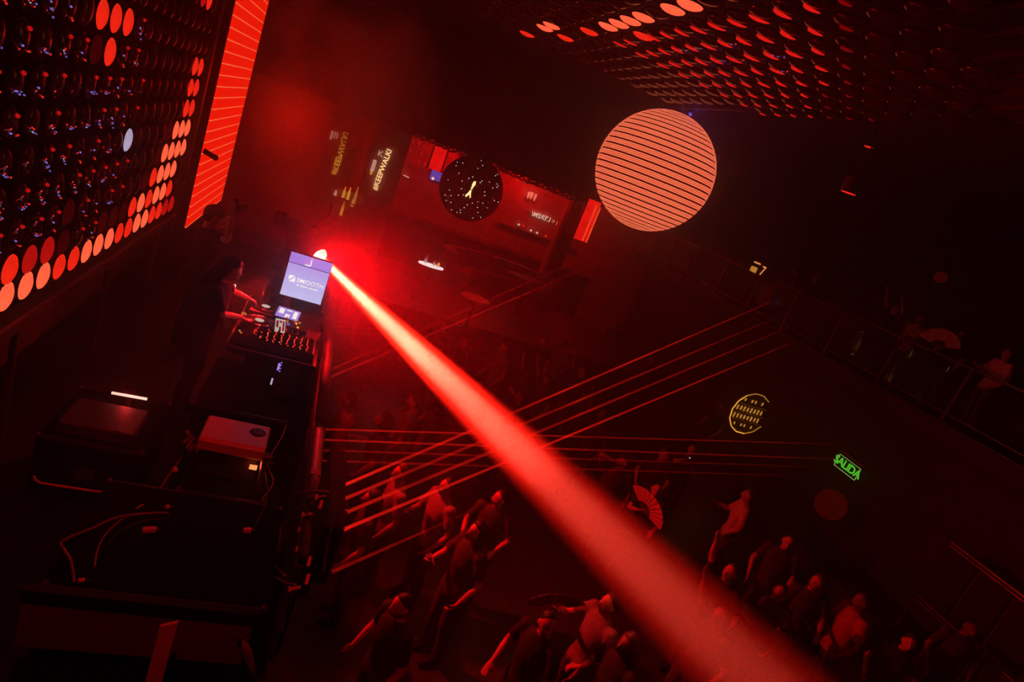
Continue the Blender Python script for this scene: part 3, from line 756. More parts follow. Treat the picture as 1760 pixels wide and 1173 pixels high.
# round woven gold emblem
em = thing('round_emblem', P(1289, 750, X=10.9), 'round gold-lit emblem with rows of bars on the right wall', 'sign')
ec = P(1289, 712, X=10.3); er = 0.52
ed_ = MB().lathe(ec + Vector((0, .1, 0)), [(0, 0), (er, 0), (er, 0.05), (0, 0.05)], axis=(0, -1, 0), seg=28).build('disc', 'recess_dark', em)
for k in range(14):
    a0 = 2 * math.pi * k / 14; a1 = 2 * math.pi * (k + 1) / 14
    if k in (0, 1, 13): continue
    MB().cyl(ec + Vector((er * math.cos(a0), 0, er * math.sin(a0))), ec + Vector((er * math.cos(a1), 0, er * math.sin(a1))), 0.012, seg=6).build('rim_segment', 'e_gold_dim' if 4 < k < 11 else 'e_gold', em)
for rw, (zz, h) in enumerate(((0.3, .08), (0.08, .13), (-0.12, .13), (-0.32, .07))):
    half = math.sqrt(max(0, (er - .07) ** 2 - zz ** 2)); n_ = int(half * 2 / 0.1)
    for k in range(n_):
        xx_ = -half + 0.05 + k * 0.1
        if rw in (0, 3) and k % 3 == 1: continue
        MB().box(ec + Vector((xx_, .02, zz)), (0.03, 0.02, h * random.uniform(.7, 1))).build('bar', 'e_gold', ed_)
for zz in (0.18, -0.02, -0.22):
    MB().box(ec + Vector((0, .035, zz)), (er * 1.7, 0.01, 0.008)).build('row_line', 'e_gold_faint', ed_)
MB().box(ec + Vector((er * .9 + .1, .08, er * .75)), (.5, .06, .05)).build('bracket_arm', 'sofa', em)
# dim round lamp globe and small ceiling spots
gb = thing('globe_lamp', P(1428, 895, X=10.2), 'dim dark red globe lamp below the exit sign', 'lamp')
g = P(1428, 868, X=10.3); gr = 0.29
MB().sphere(g, gr, 24, 14).build('globe', 'e_disc_faint', gb, True)
MB().cyl(g - Vector((0, 0, gr)), (g.x, g.y, 0.5), 0.02).build('stem', 'black', gb)
MB().cyl((g.x, g.y, 0.5), (g.x, g.y, 0.53), 0.14, seg=16).build('foot', 'black', gb)
for i, (px, py, zz) in enumerate(((1493, 253, 6.9), (1458, 332, 5.9))):
    p = P(px, py, Z=zz)
    s = thing('ceiling_spot', p, ['small red ceiling spot right of the disc ceiling', 'lower small red hanging spot right of the LED ball'][i], 'lamp')
    MB().lathe(p, [(0, 0.0), (.06, 0), (.06, 0.004), (0, 0.004)], seg=14).build('lens', 'e_disc_red', s)
    MB().lathe(p, [(.062, 0), (.07, 0.0), (.075, .12), (.02, .14)], seg=14).build('housing', 'black', s)
    MB().cyl(p + Vector((0, 0, .14)), (p.x, p.y, 7.41), 0.008, seg=6).build('drop_rod', 'black', s)
wl = thing('wall_lamp', P(1617, 490, X=13.4), 'dim oval red wall lamp behind the gallery guests', 'lamp')
g = P(1617, 477, X=13.45)
MB().sphere(g, (.08, .17, .13), 16, 10).build('shade', 'e_disc_faint', wl, True)
MB().box(g + Vector((0.09, 0, 0)), (0.06, 0.12, 0.12)).build('wall_plate', 'black', wl)
dv = thing('price_display', P(1303, 470, X=10.9), 'small display with orange strips and a 7 on the gallery front', 'display')
g = P(1303, 462, X=10.45)
MB().box(g + Vector((.04, 0, 0)), (0.05, 0.75, 0.4), bev=.01).build('panel', 'black', dv)
MB().box(g + Vector((0, 0.12, 0.12)), (0.02, 0.26, 0.035)).build('orange_strip', 'e_orange', dv)
for k in range(6): MB().box(g + Vector((0, 0.26 - k * .045, -0.06)), (0.02, 0.02, 0.14)).build('orange_bar', 'e_gold', dv)
text_part('digit', '7', 0.34, 'e_orange', dv, g + Vector((0, -0.2, -.02)), (0, -1, 0), (0, 0, 1))
MB().cyl(g + Vector((0.05, 0, -.2)), (g.x + .05, g.y, 3.7), 0.02).build('stand', 'black', dv)
# gallery railing: posts, top rail, glass panes
gr_ = thing('gallery_rail', (10.62, 9.0, 3.7), 'glass and steel railing along the right gallery', 'railing')
MB().cyl((10.62, 3.0, 4.72), (10.62, 19.5, 4.72), 0.03).build('top_rail', 'grey_metal', gr_)
MB().cyl((10.62, 3.0, 3.86), (10.62, 19.5, 3.86), 0.014).build('lower_rail', 'grey_metal', gr_)
MB().cyl((10.60, 3.0, 3.70), (10.60, 19.5, 3.70), 0.012).build('lower_rail', 'grey_metal', gr_)
m, nt, out = _nodes('glass_pane')
gb_ = nt.nodes.new('ShaderNodeBsdfGlossy'); gb_.inputs['Roughness'].default_value = 0.03
tr = nt.nodes.new('ShaderNodeBsdfTransparent'); tr.inputs[0].default_value = (0.9, 0.9, 0.9, 1)
mx = nt.nodes.new('ShaderNodeMixShader'); mx.inputs[0].default_value = 0.015
nt.links.new(tr.outputs[0], mx.inputs[1]); nt.links.new(gb_.outputs[0], mx.inputs[2]); nt.links.new(mx.outputs[0], out.inputs[0])
for k in range(11):
    y = 3.0 + 1.5 * k
    MB().box((10.62, y, 4.2), (0.05, 0.05, 1.04)).build('post', 'truss', gr_)
    MB().box((10.62, y + .75, 4.25), (0.012, 1.36, 0.7)).build('glass_pane', 'glass_pane', gr_)
# lower counter rails on the right (two bright edges near the bottom right)
def edge_bar(name, pa, pb, X, r, m, label):
    a = P(*pa, X=X); b = P(*pb, X=X); b.z = a.z
    t = thing(name, (X, (a.y + b.y) / 2, 0.5), label, 'railing')
    MB().cyl(a, b, r).build('bar', m, t)
    MB().cyl(a + Vector((0, 0, -.06)), b + Vector((0, 0, -.06)), r * .7).build('bar', m, t)
    for y in [a.y + (b.y - a.y) * k / 4 for k in range(5)]:
        MB().cyl((X, y, a.z), (X, y, 0.5), 0.02).build('post', 'truss', t)
    return t
edge_bar('handrail', (1636, 933), (1900, 1140), 10.3, 0.035, 'grey_metal', 'shiny red-lit handrail at the right edge')
edge_bar('handrail', (1578, 1025), (1800, 1215), 10.0, 0.03, 'truss', 'dull handrail below the shiny one at the right edge')
#==PART4==
# ------------------------------------------------------------------ booth front along the stage edge
RX = 0.45
bf = thing('booth_front', (RX, 6.5, STZ), 'long dark booth front with a rounded rail facing the dance floor', 'booth')
MB().box((RX, 6.6, 2.05), (0.06, 6.6, 0.8), bev=0.01).build('panel', 'charcoal', bf)
MB().cyl((RX + .02, 5.0, 2.55), (RX + .02, 9.9, 2.55), 0.055, seg=16).build('top_rail', 'charcoal', bf, True)
MB().cyl((RX + .02, 3.3, 2.50), (RX + .02, 4.96, 2.50), 0.05, seg=16).build('top_rail', 'charcoal', bf, True)
for y in (3.4, 4.2, 4.98, 6.0, 7.2, 8.4, 9.6):
    MB().box((RX + .02, y, 2.1), (0.07, 0.07, 0.9)).build('post', 'truss', bf)
for y in (3.8, 4.6, 5.5, 6.6, 7.8, 9.0):
    MB().sphere((RX - .04, y, 2.42), 0.012, 8, 6).build('screw', 'chrome', bf)

# ------------------------------------------------------------------ DJ desk
DZ = 2.62
dk = thing('dj_desk', (-0.1, 6.75, STZ), 'black DJ desk with a draped front holding decks and mixer', 'desk')
MB().box((-0.06, 6.78, DZ - .03), (0.84, 1.66, 0.06), bev=0.01).build('desk_top', 'black', dk)
MB().box((0.0, 6.78, 2.1), (0.6, 1.5, 0.9), bev=0.02).build('cabinet', 'cloth_black', dk)
MB().cyl((-0.49, 5.98, DZ), (-0.49, 7.58, DZ), 0.012, seg=8).build('edge_trim', 'grey_metal', dk)
MB().cyl((-0.48, 5.96, DZ), (0.34, 5.96, DZ), 0.012, seg=8).build('edge_trim', 'grey_metal', dk)
def deck(x, y, label):
    t = thing('turntable', (x, y, DZ), label, 'turntable', 'turntables on the DJ desk')
    MB().box((x + .08, y, DZ + .04), (0.46, 0.36, 0.08), bev=0.012).build('body', 'charcoal', t)
    pt_ = MB().lathe((x, y, DZ + .08), [(0, .022), (.125, .022), (.135, .012), (.138, 0)], seg=36).build('platter', 'vinyl', t, True)
    MB().torus((x, y, DZ + .1), 0.134, 0.0045, seg=40, ms=6).build('platter_ring', 'chrome', pt_, True)
    MB().lathe((x, y, DZ + .103), [(0, .002), (.046, .002), (.046, 0)], seg=24).build('label_disc', 'e_white_dim', pt_)
    MB().lathe((x, y, DZ + .105), [(0, .003), (.012, .003), (.012, 0)], seg=12).build('spindle', 'e_gold_dim', pt_)
    MB().torus((x - .17, y + .12, DZ + .085), 0.022, 0.005, seg=16, ms=5).build('play_button', 'e_gold', t)
    MB().cyl((x + .2, y - .08, DZ + .08), (x + .2, y - .08, DZ + .1), 0.018, seg=12).build('cue_button', 'e_warm', t)
    MB().box((x + .255, y, DZ + .083), (0.07, 0.34, 0.008)).build('fader_strip', 'violet_panel', t)
    for k in range(8): MB().sphere((x + .25, y - .15 + k * .042, DZ + .09), 0.005, 6, 4).build('led', 'e_blue', t)
    MB().loft([(x + .15, y + .15, DZ + .1), (x + .16, y + .02, DZ + .13), (x + .09, y - .06, DZ + .115)], 0.006, 6).build('arm', 'chrome', t)
emat('e_white_dim', (1.0, 0.9, 0.78), 0.55)
mat('violet_panel', (0.3, 0.25, 0.5), 0.4)
d0 = P(457, 527, Z=DZ + .1); deck(d0.x, d0.y, 'far black turntable with pale centre disc, nearest the bottle')
d1 = P(446, 551, Z=DZ + .1); deck(d1.x, d1.y, 'near black turntable with pale centre disc, nearest the mixer')
# mixer with rows of red lights
mx_ = thing('mixer', (-0.12, 6.2, DZ), 'black mixer with rows of glowing red lights at the near desk edge', 'mixer')
MB().box((-0.08, 6.2, DZ + .05), (0.78, 0.40, 0.10), bev=0.012).build('body', 'charcoal', mx_)
fpl = MB().box((-0.08, 6.2, DZ + .102), (0.74, 0.37, 0.006)).build('faceplate', 'matte_black', mx_)
random.seed(9)
emat('e_led_red', (1.0, 0.03, 0.012), 1.4)
LEDM = MB().sphere((0, 0, 0), 0.0065, 6, 4).mesh('led')
KN = MB().lathe((0, 0, 0), [(0, .028), (.009, .028), (.012, 0)], seg=10).mesh('knob')
for c in range(9):
    x = -0.30 + c * 0.065
    for k in range(9):
        y = 6.04 + k * 0.036
        if c < 2 and random.random() < .5: continue
        m = 'e_led_red' if random.random() < .9 else 'e_orange'
        link_part('led', LEDM, fpl, Vector((x + 0.02 * random.random(), y, DZ + .112)) - mx_.location, m)
    for k in range(4):
        link_part('knob', KN, fpl, Vector((x + .032, 6.08 + k * .085, DZ + .105)) - mx_.location, 'black_gloss')
for p in ((-.42, 6.12), (-.40, 6.08)): MB().cyl((p[0], p[1], DZ + .1), (p[0], p[1], DZ + .115), 0.01, seg=8).build('button', 'e_gold', mx_)
# white-lit effects screen units
for i, (px, py, sx, sy, lab) in enumerate(((495, 541, 0.24, 0.16, 'small lit tablet screen with pale blocks on the desk'), (481, 562, 0.10, 0.2, 'narrow lit effects screen beside the gold-lit controller'))):
    p = P(px, py, Z=DZ + .13)
    t = thing('small_screen', (p.x, p.y, DZ), lab, 'screen')
    Mx = Euler((R(24), 0, R(-6 if i == 0 else 8))).to_matrix()
    MB().box(p, (sx + .02, sy + .02, 0.02), Mx, bev=.005).build('bezel', 'black', t)
    MB().box(p + Mx @ Vector((0, 0, .012)), (sx, sy, 0.004), Mx).build('display', 'e_screen_top' if i == 0 else 'e_white_dim', t)
    for dx, dy, ax, ay in ((-.3, .1, .22, .5), (.32, .0, .18, .7), (0.0, -.25, .2, .35), (.02, .3, .25, .12)):
        MB().box(p + Mx @ Vector((dx * sx, dy * sy, .016)), (ax * sx, ay * sy, 0.003), Mx).build('display_block', 'e_white' if i == 0 else 'charcoal', t)
    MB().cyl((p.x, p.y + .05, DZ), (p.x, p.y + .03, DZ + .11), 0.015).build('stand', 'black', t)
# controller with gold pads
ct = thing('controller', P(505, 562, Z=DZ), 'black effects controller with gold and red pads right of the small screen', 'controller')
p = P(505, 564, Z=DZ + .06)
MB().box(p, (0.26, 0.28, 0.10), bev=.012).build('body', 'black', ct)
for k in range(14):
    q = p + Vector((random.uniform(-.1, .1), random.uniform(-.11, .11), .055))
    MB().box(q, (0.022, 0.022, 0.012)).build('pad', random.choice(('e_gold', 'e_gold_dim', 'e_disc_red', 'e_disc_dim', 'e_disc_dim', 'charcoal')), ct)
MB().torus(p + Vector((-.07, -.08, .055)), 0.022, 0.004, seg=16, ms=5).build('jog_ring', 'e_blue', ct)
# water bottle
bo = thing('water_bottle', P(450, 522, Z=DZ), 'clear plastic water bottle standing on the far desk corner', 'bottle')
p = Vector((-0.33, 7.46, DZ))
MB().lathe(p, [(0, 0), (.036, 0), (.04, .02), (.038, .12), (.04, .2), (.03, .25), (.014, .285), (.014, .3), (0, .3)], seg=18).build('bottle_body', 'bottle_plastic', bo, True)
MB().cyl(p + Vector((0, 0, .3)), p + Vector((0, 0, .32)), 0.016, seg=12).build('cap', 'white_paint', bo)
# monitor on a short stand
mo = thing('monitor', (0.03, 6.42, STZ), 'square violet-white monitor showing SMOOTH above the DJ desk', 'monitor')
c00 = P(480.5, 505.5, Y=6.4); c10 = P(547, 524, Y=6.4); c01 = P(503, 427, Y=6.4); c11 = P(573.5, 461, Y=6.4)
x0 = (c00.x + c01.x) / 2; x1 = (c10.x + c11.x) / 2; z0 = (c00.z + c10.z) / 2; z1 = (c01.z + c11.z) / 2; zm = z0 + (z1 - z0) * .765
MB().box(((x0 + x1) / 2, 6.44, (z0 + z1) / 2), (x1 - x0 + .012, 0.05, z1 - z0 + .012), bev=.006).build('case', 'black', mo)
dm_ = MB().box(((x0 + x1) / 2, 6.412, (z0 + zm) / 2 - .002), (x1 - x0, 0.008, zm - z0 - .004)).build('main_display', 'e_screen_main', mo)
dh_ = MB().box(((x0 + x1) / 2, 6.412, (zm + z1) / 2 + .002), (x1 - x0, 0.008, z1 - zm - .004)).build('header_display', 'e_screen_top', mo)
wd = x1 - x0; xc = (x0 + x1) / 2
text_part('smooth_lettering', 'SMOOTH', 0.062, 'e_white', dm_, (x0 + wd * .625, 6.406, z0 + (zm - z0) * .545), (1, 0, 0), (0, 0, 1), extrude=.001, bold=.0006, space=1.05)
lx = x0 + wd * .175; lz = z0 + (zm - z0) * .545; s = .032
MB().prism([(lx - s, 6.406, lz - s * .55), (lx - s, 6.406, lz + s), (lx + s * .8, 6.406, lz + s)], (0, .003, 0)).build('logo_triangle', 'e_white', dm_)
MB().prism([(lx - s * .75, 6.406, lz - s), (lx + s, 6.406, lz - s), (lx + s, 6.406, lz + s * .75)], (0, .003, 0)).build('logo_triangle', 'e_white', dm_)
xx = x0 + wd * .31
for k, wk in enumerate((.028, .0, .018, .02, .022, .016, .0, .02, .024, .018, .016, .014)):
    if wk: MB().box((xx + wk / 2, 6.407, z0 + (zm - z0) * .40), (wk * .86, .003, .013)).build('subtitle_mark', 'e_white', dm_)
    xx += wk if wk else .01
hz = (zm + z1) / 2; hx = xc - wd * .02
MB().box((hx + .012, 6.406, hz), (.012, .003, .07)).build('header_mark', 'e_white', dh_)
MB().box((hx - .016, 6.406, hz - .036), (.05, .003, .012)).build('header_mark', 'e_white', dh_)
for k in range(4):
    for j in range(2): MB().box((hx - .026 + j * .016, 6.406, hz - .016 + k * .016), (.012, .003, .012)).build('header_mark', 'e_pink', dh_)
MB().box((xc, 6.5, z0 - .06), (0.16, 0.03, 0.14), bev=.01).build('neck', 'charcoal', mo)
MB().cyl((xc, 6.5, z0 + .12), (RX - .1, 6.9, z0 + .12), .022).build('mount_arm', 'black', mo)
MB().cyl((RX - .1, 6.9, STZ), (RX - .1, 6.9, z0 + .16), .028).build('mount_pole', 'black', mo)
# rumpled black cloth around the monitor foot
cl = MB(); n_ = 14
random.seed(4)
for i in range(n_ + 1):
    for j in range(n_ + 1):
        cl.v.append(Vector((-.02 + .36 * i / n_, 6.45 + .85 * j / n_, DZ + .02 + .10 * abs(math.sin(i * 1.3 + j * .7)) * random.uniform(.3, 1))))
for i in range(n_):
    for j in range(n_): a = i * (n_ + 1) + j; cl.f.append((a, a + n_ + 1, a + n_ + 2, a + 1))
o = cl.build('rumpled_cloth', 'cloth_black', None, True); tag(o, 'rumpled dark cloth heaped on the desk below the monitor', 'cloth')
so = o.modifiers.new('thick', 'SOLIDIFY'); so.thickness = 0.01
# ------------------------------------------------------------------ moving head light that throws the big beam
mh = thing('moving_head', (HEAD.x - .25, HEAD.y + .1, STZ), 'moving head lamp behind the monitor throwing the big red beam', 'stage light')
hb = HEAD - BDIR * 0.64; uu, vv = ortho(BDIR)
MB().lathe(hb, [(.09, .0), (.118, .08), (.12, .2), (.11, .54), (.1, .64), (.094, .64), (.094, .1)], axis=BDIR, seg=28).build('head_tube', 'black', mh, True)
MB().lathe(HEAD - BDIR * .005, [(.093, 0), (.08, .025), (.05, .045), (.0, .055)], axis=BDIR, seg=28).build('lens', 'e_lens_glass', mh, True)
MB().sphere(HEAD - BDIR * .70, 0.092, 14, 8).build('lamp_house', 'black', mh, True)
side = BDIR.cross(Vector((0, 0, 1))).normalized(); mid = HEAD - BDIR * .28
for s_ in (-1, 1):
    MB().loft([mid + side * .15 * s_, mid + side * .17 * s_ + Vector((0, 0, -.1)), mid + side * .15 * s_ + Vector((0, 0, -.3))], [(.02, .06)] * 3, 10).build('yoke_arm', 'black', mh)
MB().box(mid + Vector((0, 0, -.37)), (0.34, 0.3, 0.14), bev=.03).build('base', 'black', mh)
MB().cyl(mid + Vector((0, 0, -.44)), (mid.x, mid.y, STZ), 0.05).build('stand', 'truss', mh)
# second fixture beside it on the left of the monitor
f2 = thing('stage_fixture', P(470, 470, Y=7.4), 'dark stage fixture left of the violet monitor', 'stage light')
p = P(478, 470, Y=7.4)
MB().box(p, (0.16, 0.2, 0.26), bev=.02).build('body', 'charcoal', f2)
MB().box(p + Vector((0, 0, .2)), (0.06, 0.1, .16), bev=.01).build('bracket', 'charcoal', f2)
MB().cyl(p + Vector((0, 0, -.13)), (p.x, p.y, STZ), 0.025).build('stand', 'truss', f2)
MB().lathe(p + Vector((-.06, -.105, 0)), [(0, 0), (.05, 0), (.05, -.01), (0, -.01)], axis=(0, -1, 0), seg=16).build('lens', 'e_disc_faint', f2)  # faint lens added to go with the fill spot
fx = lamp('SPOT', 'dj_fill_light', p + Vector((-.06, -.16, 0)), (1.0, .008, .01), 150, spot_size=R(60), spot_blend=.8, shadow_soft_size=.05)  # red fill spot added at the fixture to brighten the DJ's arms
aim(fx, P(388, 545, Y=6.5) - fx.location)
# red hot small lamp behind the DJ's neck
sl = thing('small_red_lamp', P(396, 491, Y=8.4), 'small glaring red-white lamp just beneath the DJ chin', 'lamp')
p = P(396, 491, Y=8.4)
MB().box(p, (0.13, 0.04, 0.06), bev=.006).build('lens', 'e_red_hot', sl)
MB().box(p + Vector((0, .04, 0)), (0.16, 0.06, .09), bev=.01).build('housing', 'black', sl)
MB().cyl(p + Vector((0, .05, -.04)), (p.x, p.y + .05, STZ), .015).build('stand', 'black', sl)
lamp('POINT', 'small_red_lamp_light', p + Vector((0, -.12, 0)), (1.0, .02, .01), 6, shadow_soft_size=.04)
# ------------------------------------------------------------------ black flight cases between desk and camera
def case(name, c, size, label, m='matte_black'):
    t = thing(name, (c[0], c[1], c[2] - size[2] / 2), label, 'flight case')
    bd = MB().box(c, size, bev=.012).build('body', m, t)
    x, y, z = (k / 2 for k in size)
    for sx in (-1, 1):
        for sy in (-1, 1): MB().sphere((c[0] + sx * (x - .01), c[1] + sy * (y - .01), c[2] + z - .01), .022, 8, 6).build('corner_ball', 'truss', bd)
    for sy in (-1, 1): MB().box((c[0], c[1] + sy * y, c[2] + z - .02), (size[0], .012, .03)).build('edge_strip', 'truss', bd)
    MB().box((c[0], c[1] - y - .008, c[2]), (.14, .02, .08)).build('latch', 'truss', bd)
    return t
case('flight_case', (-0.16, 5.35, 2.1), (0.72, 0.95, 0.9), 'tall black flight case directly before the mixer')
case('flight_case', (-0.12, 4.42, 1.95), (0.60, 0.55, 0.6), 'black flight case under the white machine')
case('flight_case', (-1.1, 5.0, 1.92), (0.7, 0.8, 0.54), 'low black flight case carrying the glowing tube')
case('flight_case', (-0.25, 3.45, 2.02), (1.1, 0.95, 0.74), 'wide near black case at the bottom left corner')
# side gear: drive unit with white slots
gu = thing('power_unit', P(475, 640, Z=2.55), 'dark power unit with white and blue lights right of the flight case', 'device')
p = P(487, 632, Z=2.62)
MB().box(p + Vector((0.05, -.2, -.15)), (0.2, 0.75, 0.3), bev=.015).build('body', 'matte_black', gu)
MB().box(P(479, 631, Z=2.62), (0.02, 0.13, 0.02)).build('white_slot', 'e_violet', gu)
MB().box(P(467, 656, Z=2.6), (0.015, 0.09, 0.025)).build('white_slot', 'e_disc_white', gu)
for k in range(4): MB().sphere(P(484 - k * 1.2, 624 + k * 5, Z=2.62), .009, 6, 4).build('led', 'e_blue', gu)
MB().sphere(P(496, 668, Z=2.55), .01, 6, 4).build('led', 'e_warm', gu)
# ------------------------------------------------------------------ white machine with the oval badge
wm = thing('white_machine', (-0.15, 4.45, 2.25), 'white boxy machine with a dark oval badge on its lid', 'machine')
ld_ = MB().box((-0.145, 4.46, 2.58), (0.46, 0.34, 0.05), bev=.012).build('lid', 'white_paint', wm)
MB().box((-0.145, 4.28, 2.555), (0.46, 0.03, 0.085), bev=.008).build('front_lip', 'white_paint', wm)
MB().box((-0.145, 4.47, 2.41), (0.42, 0.30, 0.28), bev=.01).build('body', 'black', wm)
bp = MB().lathe((0.0, 4.50, 2.606), [(0, .003), (.058, .003), (.06, 0)], seg=28).build('oval_badge', 'black', ld_)
for dx, wd_ in ((-.025, .01), (-.005, .012), (.015, .016), (.034, .008)): MB().box((dx, 4.50, 2.611), (wd_, .06, .002)).build('badge_mark', 'sofa', ld_)
MB().box((0.035, 4.312, 2.42), (0.055, 0.012, .035)).build('glow_window', 'e_orange', wm)
lamp('POINT', 'white_machine_glow', (0.02, 4.27, 2.42), (1, .08, .02), .3, shadow_soft_size=.03)
MB().box((-.12, 4.262, 2.47), (.05, .01, .05), (0, R(30), 0)).build('front_plate', 'grey_metal', wm)
MB().box((0.11, 4.30, 2.36), (0.045, 0.05, 0.40), (0, R(-6), 0), bev=.012).build('side_arm', 'grey_metal', wm)
for z in (2.17, 2.55): MB().cyl((0.085, 4.28, z), (0.145, 4.28, z), .028, seg=14).build('arm_knob', 'chrome', wm)
# bundle left of the machine
bn = thing('plug_bundle', (-0.52, 4.5, 2.2), 'small tangle of plugs left of the white machine', 'plugs')
for k in range(6):
    q = P(328 + k * 2.5 - 6, 742 + k * 5, Z=2.45)
    MB().cyl(q, q + Vector((.05 * math.sin(k * 2.0), .04 * math.cos(k), -.05)), .014, seg=8).build('plug', 'cable_red', bn)
MB().cyl((-0.5, 4.45, 2.42), (-0.48, 4.5, 1.66), .02).build('stand', 'black', bn)
# glowing tube on the far left case
gt = thing('tube_light', P(222, 681, Z=2.3), 'short glowing pink-white tube lying over the left gear', 'lamp')
a = P(189, 675, Z=2.32); b = P(256, 687, Z=2.32)
MB().cyl(a, b, .011, seg=12).build('tube', 'e_red_hot', gt)
for q in (a, b): MB().cyl(q - (b - a).normalized() * .012, q + (b - a).normalized() * .012, .014, seg=10).build('end_cap', 'black', gt)
MB().box((a + b) / 2 + Vector((0, .03, -.02)), (.36, .03, .02)).build('holder', 'black', gt)
MB().box((a + b) / 2 + Vector((0, .03, -.07)), (.03, .03, .12)).build('foot', 'black', gt)
lamp('POINT', 'tube_light_glow', (a + b) / 2 + Vector((0, -.04, .03)), (1, .03, .03), 1.2, shadow_soft_size=.04)
# coiled gear on that case: amp with ribs
am = thing('amplifier', (-1.1, 4.75, 2.19), 'dark ribbed amplifier below the glowing tube', 'amplifier')
MB().box((-1.1, 4.85, 2.24), (0.5, 0.4, 0.1), bev=.01).build('body', 'charcoal', am)
for k in range(9): MB().box((-1.25 + k * .035, 4.645, 2.24), (.012, .012, .07)).build('cooling_rib', 'grey_metal', am)
MB().loft([(-1.0, 4.62, 2.28), (-.95, 4.6, 2.33), (-.9, 4.62, 2.28)], .006, 8).build('handle', 'chrome', am)
# cables and the curved glint rod at left
def cable(name, pts, r, m, label, cat='cable'):
    pts = [Vector(p) for p in pts]; out = []
    for i in range(len(pts) - 1):
        p0 = pts[max(i - 1, 0)]; p1 = pts[i]; p2 = pts[i + 1]; p3 = pts[min(i + 2, len(pts) - 1)]
        for s in range(7):
            t = s / 7
            out.append(0.5 * ((2 * p1) + (p2 - p0) * t + (2 * p0 - 5 * p1 + 4 * p2 - p3) * t * t + (-p0 + 3 * p1 - 3 * p2 + p3) * t ** 3))
    out.append(pts[-1])
    o = MB().loft(out, r, 8).build(name, m, None, True); return tag(o, label, cat)
rd_ = thing('rim_glint', P(150, 843, Z=1.96) - Vector((0, 0, .31)), 'thin pale rod imitating a rim glint in front of the low case at the far left', 'rod')
rp_ = [P(58, 818, Z=2.0), P(61, 825, Z=1.98), P(68, 830, Z=1.97), P(78, 832, Z=1.96), P(150, 843, Z=1.96), P(243, 855, Z=1.96)]
MB().loft(rp_, .009, 8).build('rod', 'white_satin', rd_, True)  # pale rod stands in for a lamp's reflection along a rim
for q in (rp_[3], rp_[5]): MB().cyl(q, (q.x, q.y, STZ), .006, seg=6).build('foot', 'black', rd_)
cable('cable', [P(290, 884, Z=2.42), P(270, 882, Z=2.45), P(205, 889, Z=2.45), P(160, 908, Z=2.44), P(108, 930, Z=2.42), P(110, 945, Z=2.42), P(122, 965, Z=2.42), P(128, 1002, Z=2.40)], .007, 'cable_red', 'bright edged cable arching over the near case to its left end')
cable('cable', [P(292, 892, Z=2.43), P(250, 896, Z=2.45), P(205, 915, Z=2.45), P(183, 940, Z=2.42)], .006, 'rubber', 'short dull cable inside the arch of the bright edged cable')
cable('cable', [P(215, 889, Z=2.44), P(185, 915, Z=2.44), P(168, 945, Z=2.42), P(163, 975, Z=2.41)], .006, 'cable_red', 'cable dropping steeply at the middle of the near case')
cable('cable', [P(235, 875, Z=2.44), P(265, 855, Z=2.3), P(285, 825, Z=2.3), P(312, 787, Z=2.35)], .007, 'cable_red', 'cable climbing from the near case to the plug tangle')
cable('cable', [P(450, 860, Z=2.42), P(470, 830, Z=2.42), P(464, 810, Z=2.42), P(462, 790, Z=2.45), P(485, 750, Z=2.5), P(493, 725, Z=2.5), P(497, 690, Z=2.5)], .006, 'cable_red', 'long thin cable snaking beside the white machine')
cable('cable', [P(433, 912, Z=2.42), P(447, 890, Z=2.45), P(460, 850, Z=2.45), P(455, 805, Z=2.42)], .006, 'rubber', 'thin dark cable hanging from the side arm')
# fallen bits: small lit blocks and connectors
for i, (px, py, sz, lab) in enumerate(((257, 911, (.075, .03, .03), 'small red-lit block lying on the near case'), (425, 912, (.05, .03, .03), 'small red-lit connector at the right end of the near case'), (301, 808, (.03, .03, .03), 'small shiny plug end beside the climbing cable'), (288, 872, (.025, .02, .025), 'tiny shiny plug left of the near case'), (140, 998, (.03, .02, .02), 'tiny red-lit clip at the near case edge'))):
    p = P(px, py, Z=2.42)
    t = thing('connector', p - Vector((0, 0, .015)), lab, 'connector')
    MB().box(p, sz, (0, 0, R(20)), bev=.004).build('shell', 'white_satin', t)
    MB().cyl(p + Vector((sz[0] * .4, 0, 0)), p + Vector((sz[0] * .4 + .025, .01, 0)), .006, seg=8).build('pin', 'chrome', t)
# near front panel and the red-lit plank
fp = thing('front_panel', (-0.3, 2.92, STZ), 'large dim red panel at the bottom left, leaning on the near case', 'panel')
MB().box((-0.3, 2.93, 2.21), (1.12, 0.03, 0.38), bev=.006).build('board', 'wall_stage', fp)
MB().box((-0.3, 2.91, 2.41), (1.14, 0.05, 0.03), bev=.004).build('top_edge', 'black', fp)
pk = thing('plank', (-0.12, 2.8, STZ), 'upright pale plank glowing red at the bottom edge', 'plank')
a = P(290, 1075, Y=2.8)
MB().prism([(a.x - .04, 2.8, 1.3), (a.x + .04, 2.8, 1.3), (a.x + .04, 2.8, a.z + .02), (a.x - .04, 2.8, a.z - .02)], (0, .02, 0)).build('board', 'white_satin', pk)
MB().box((a.x, 2.825, 1.9), (.06, .02, .03)).build('batten', 'wood', pk)
fd = thing('folded_cloth', P(430, 1140, Y=2.9), 'dim twisted strip of cloth hanging at the bottom edge', 'cloth')
MB().loft([P(418, 1098, Y=2.9), P(424, 1120, Y=2.88), P(432, 1150, Y=2.9), P(440, 1185, Y=2.9)], [(.008, .01), (.03, .012), (.022, .01), (.01, .008)], 8, side=(1, 0, 0)).build('strip', 'cloth_grey', fd, True)
MB().cyl(P(410, 1095, Y=2.9), P(426, 1100, Y=2.9), .01).build('clip', 'grey_metal', fd)
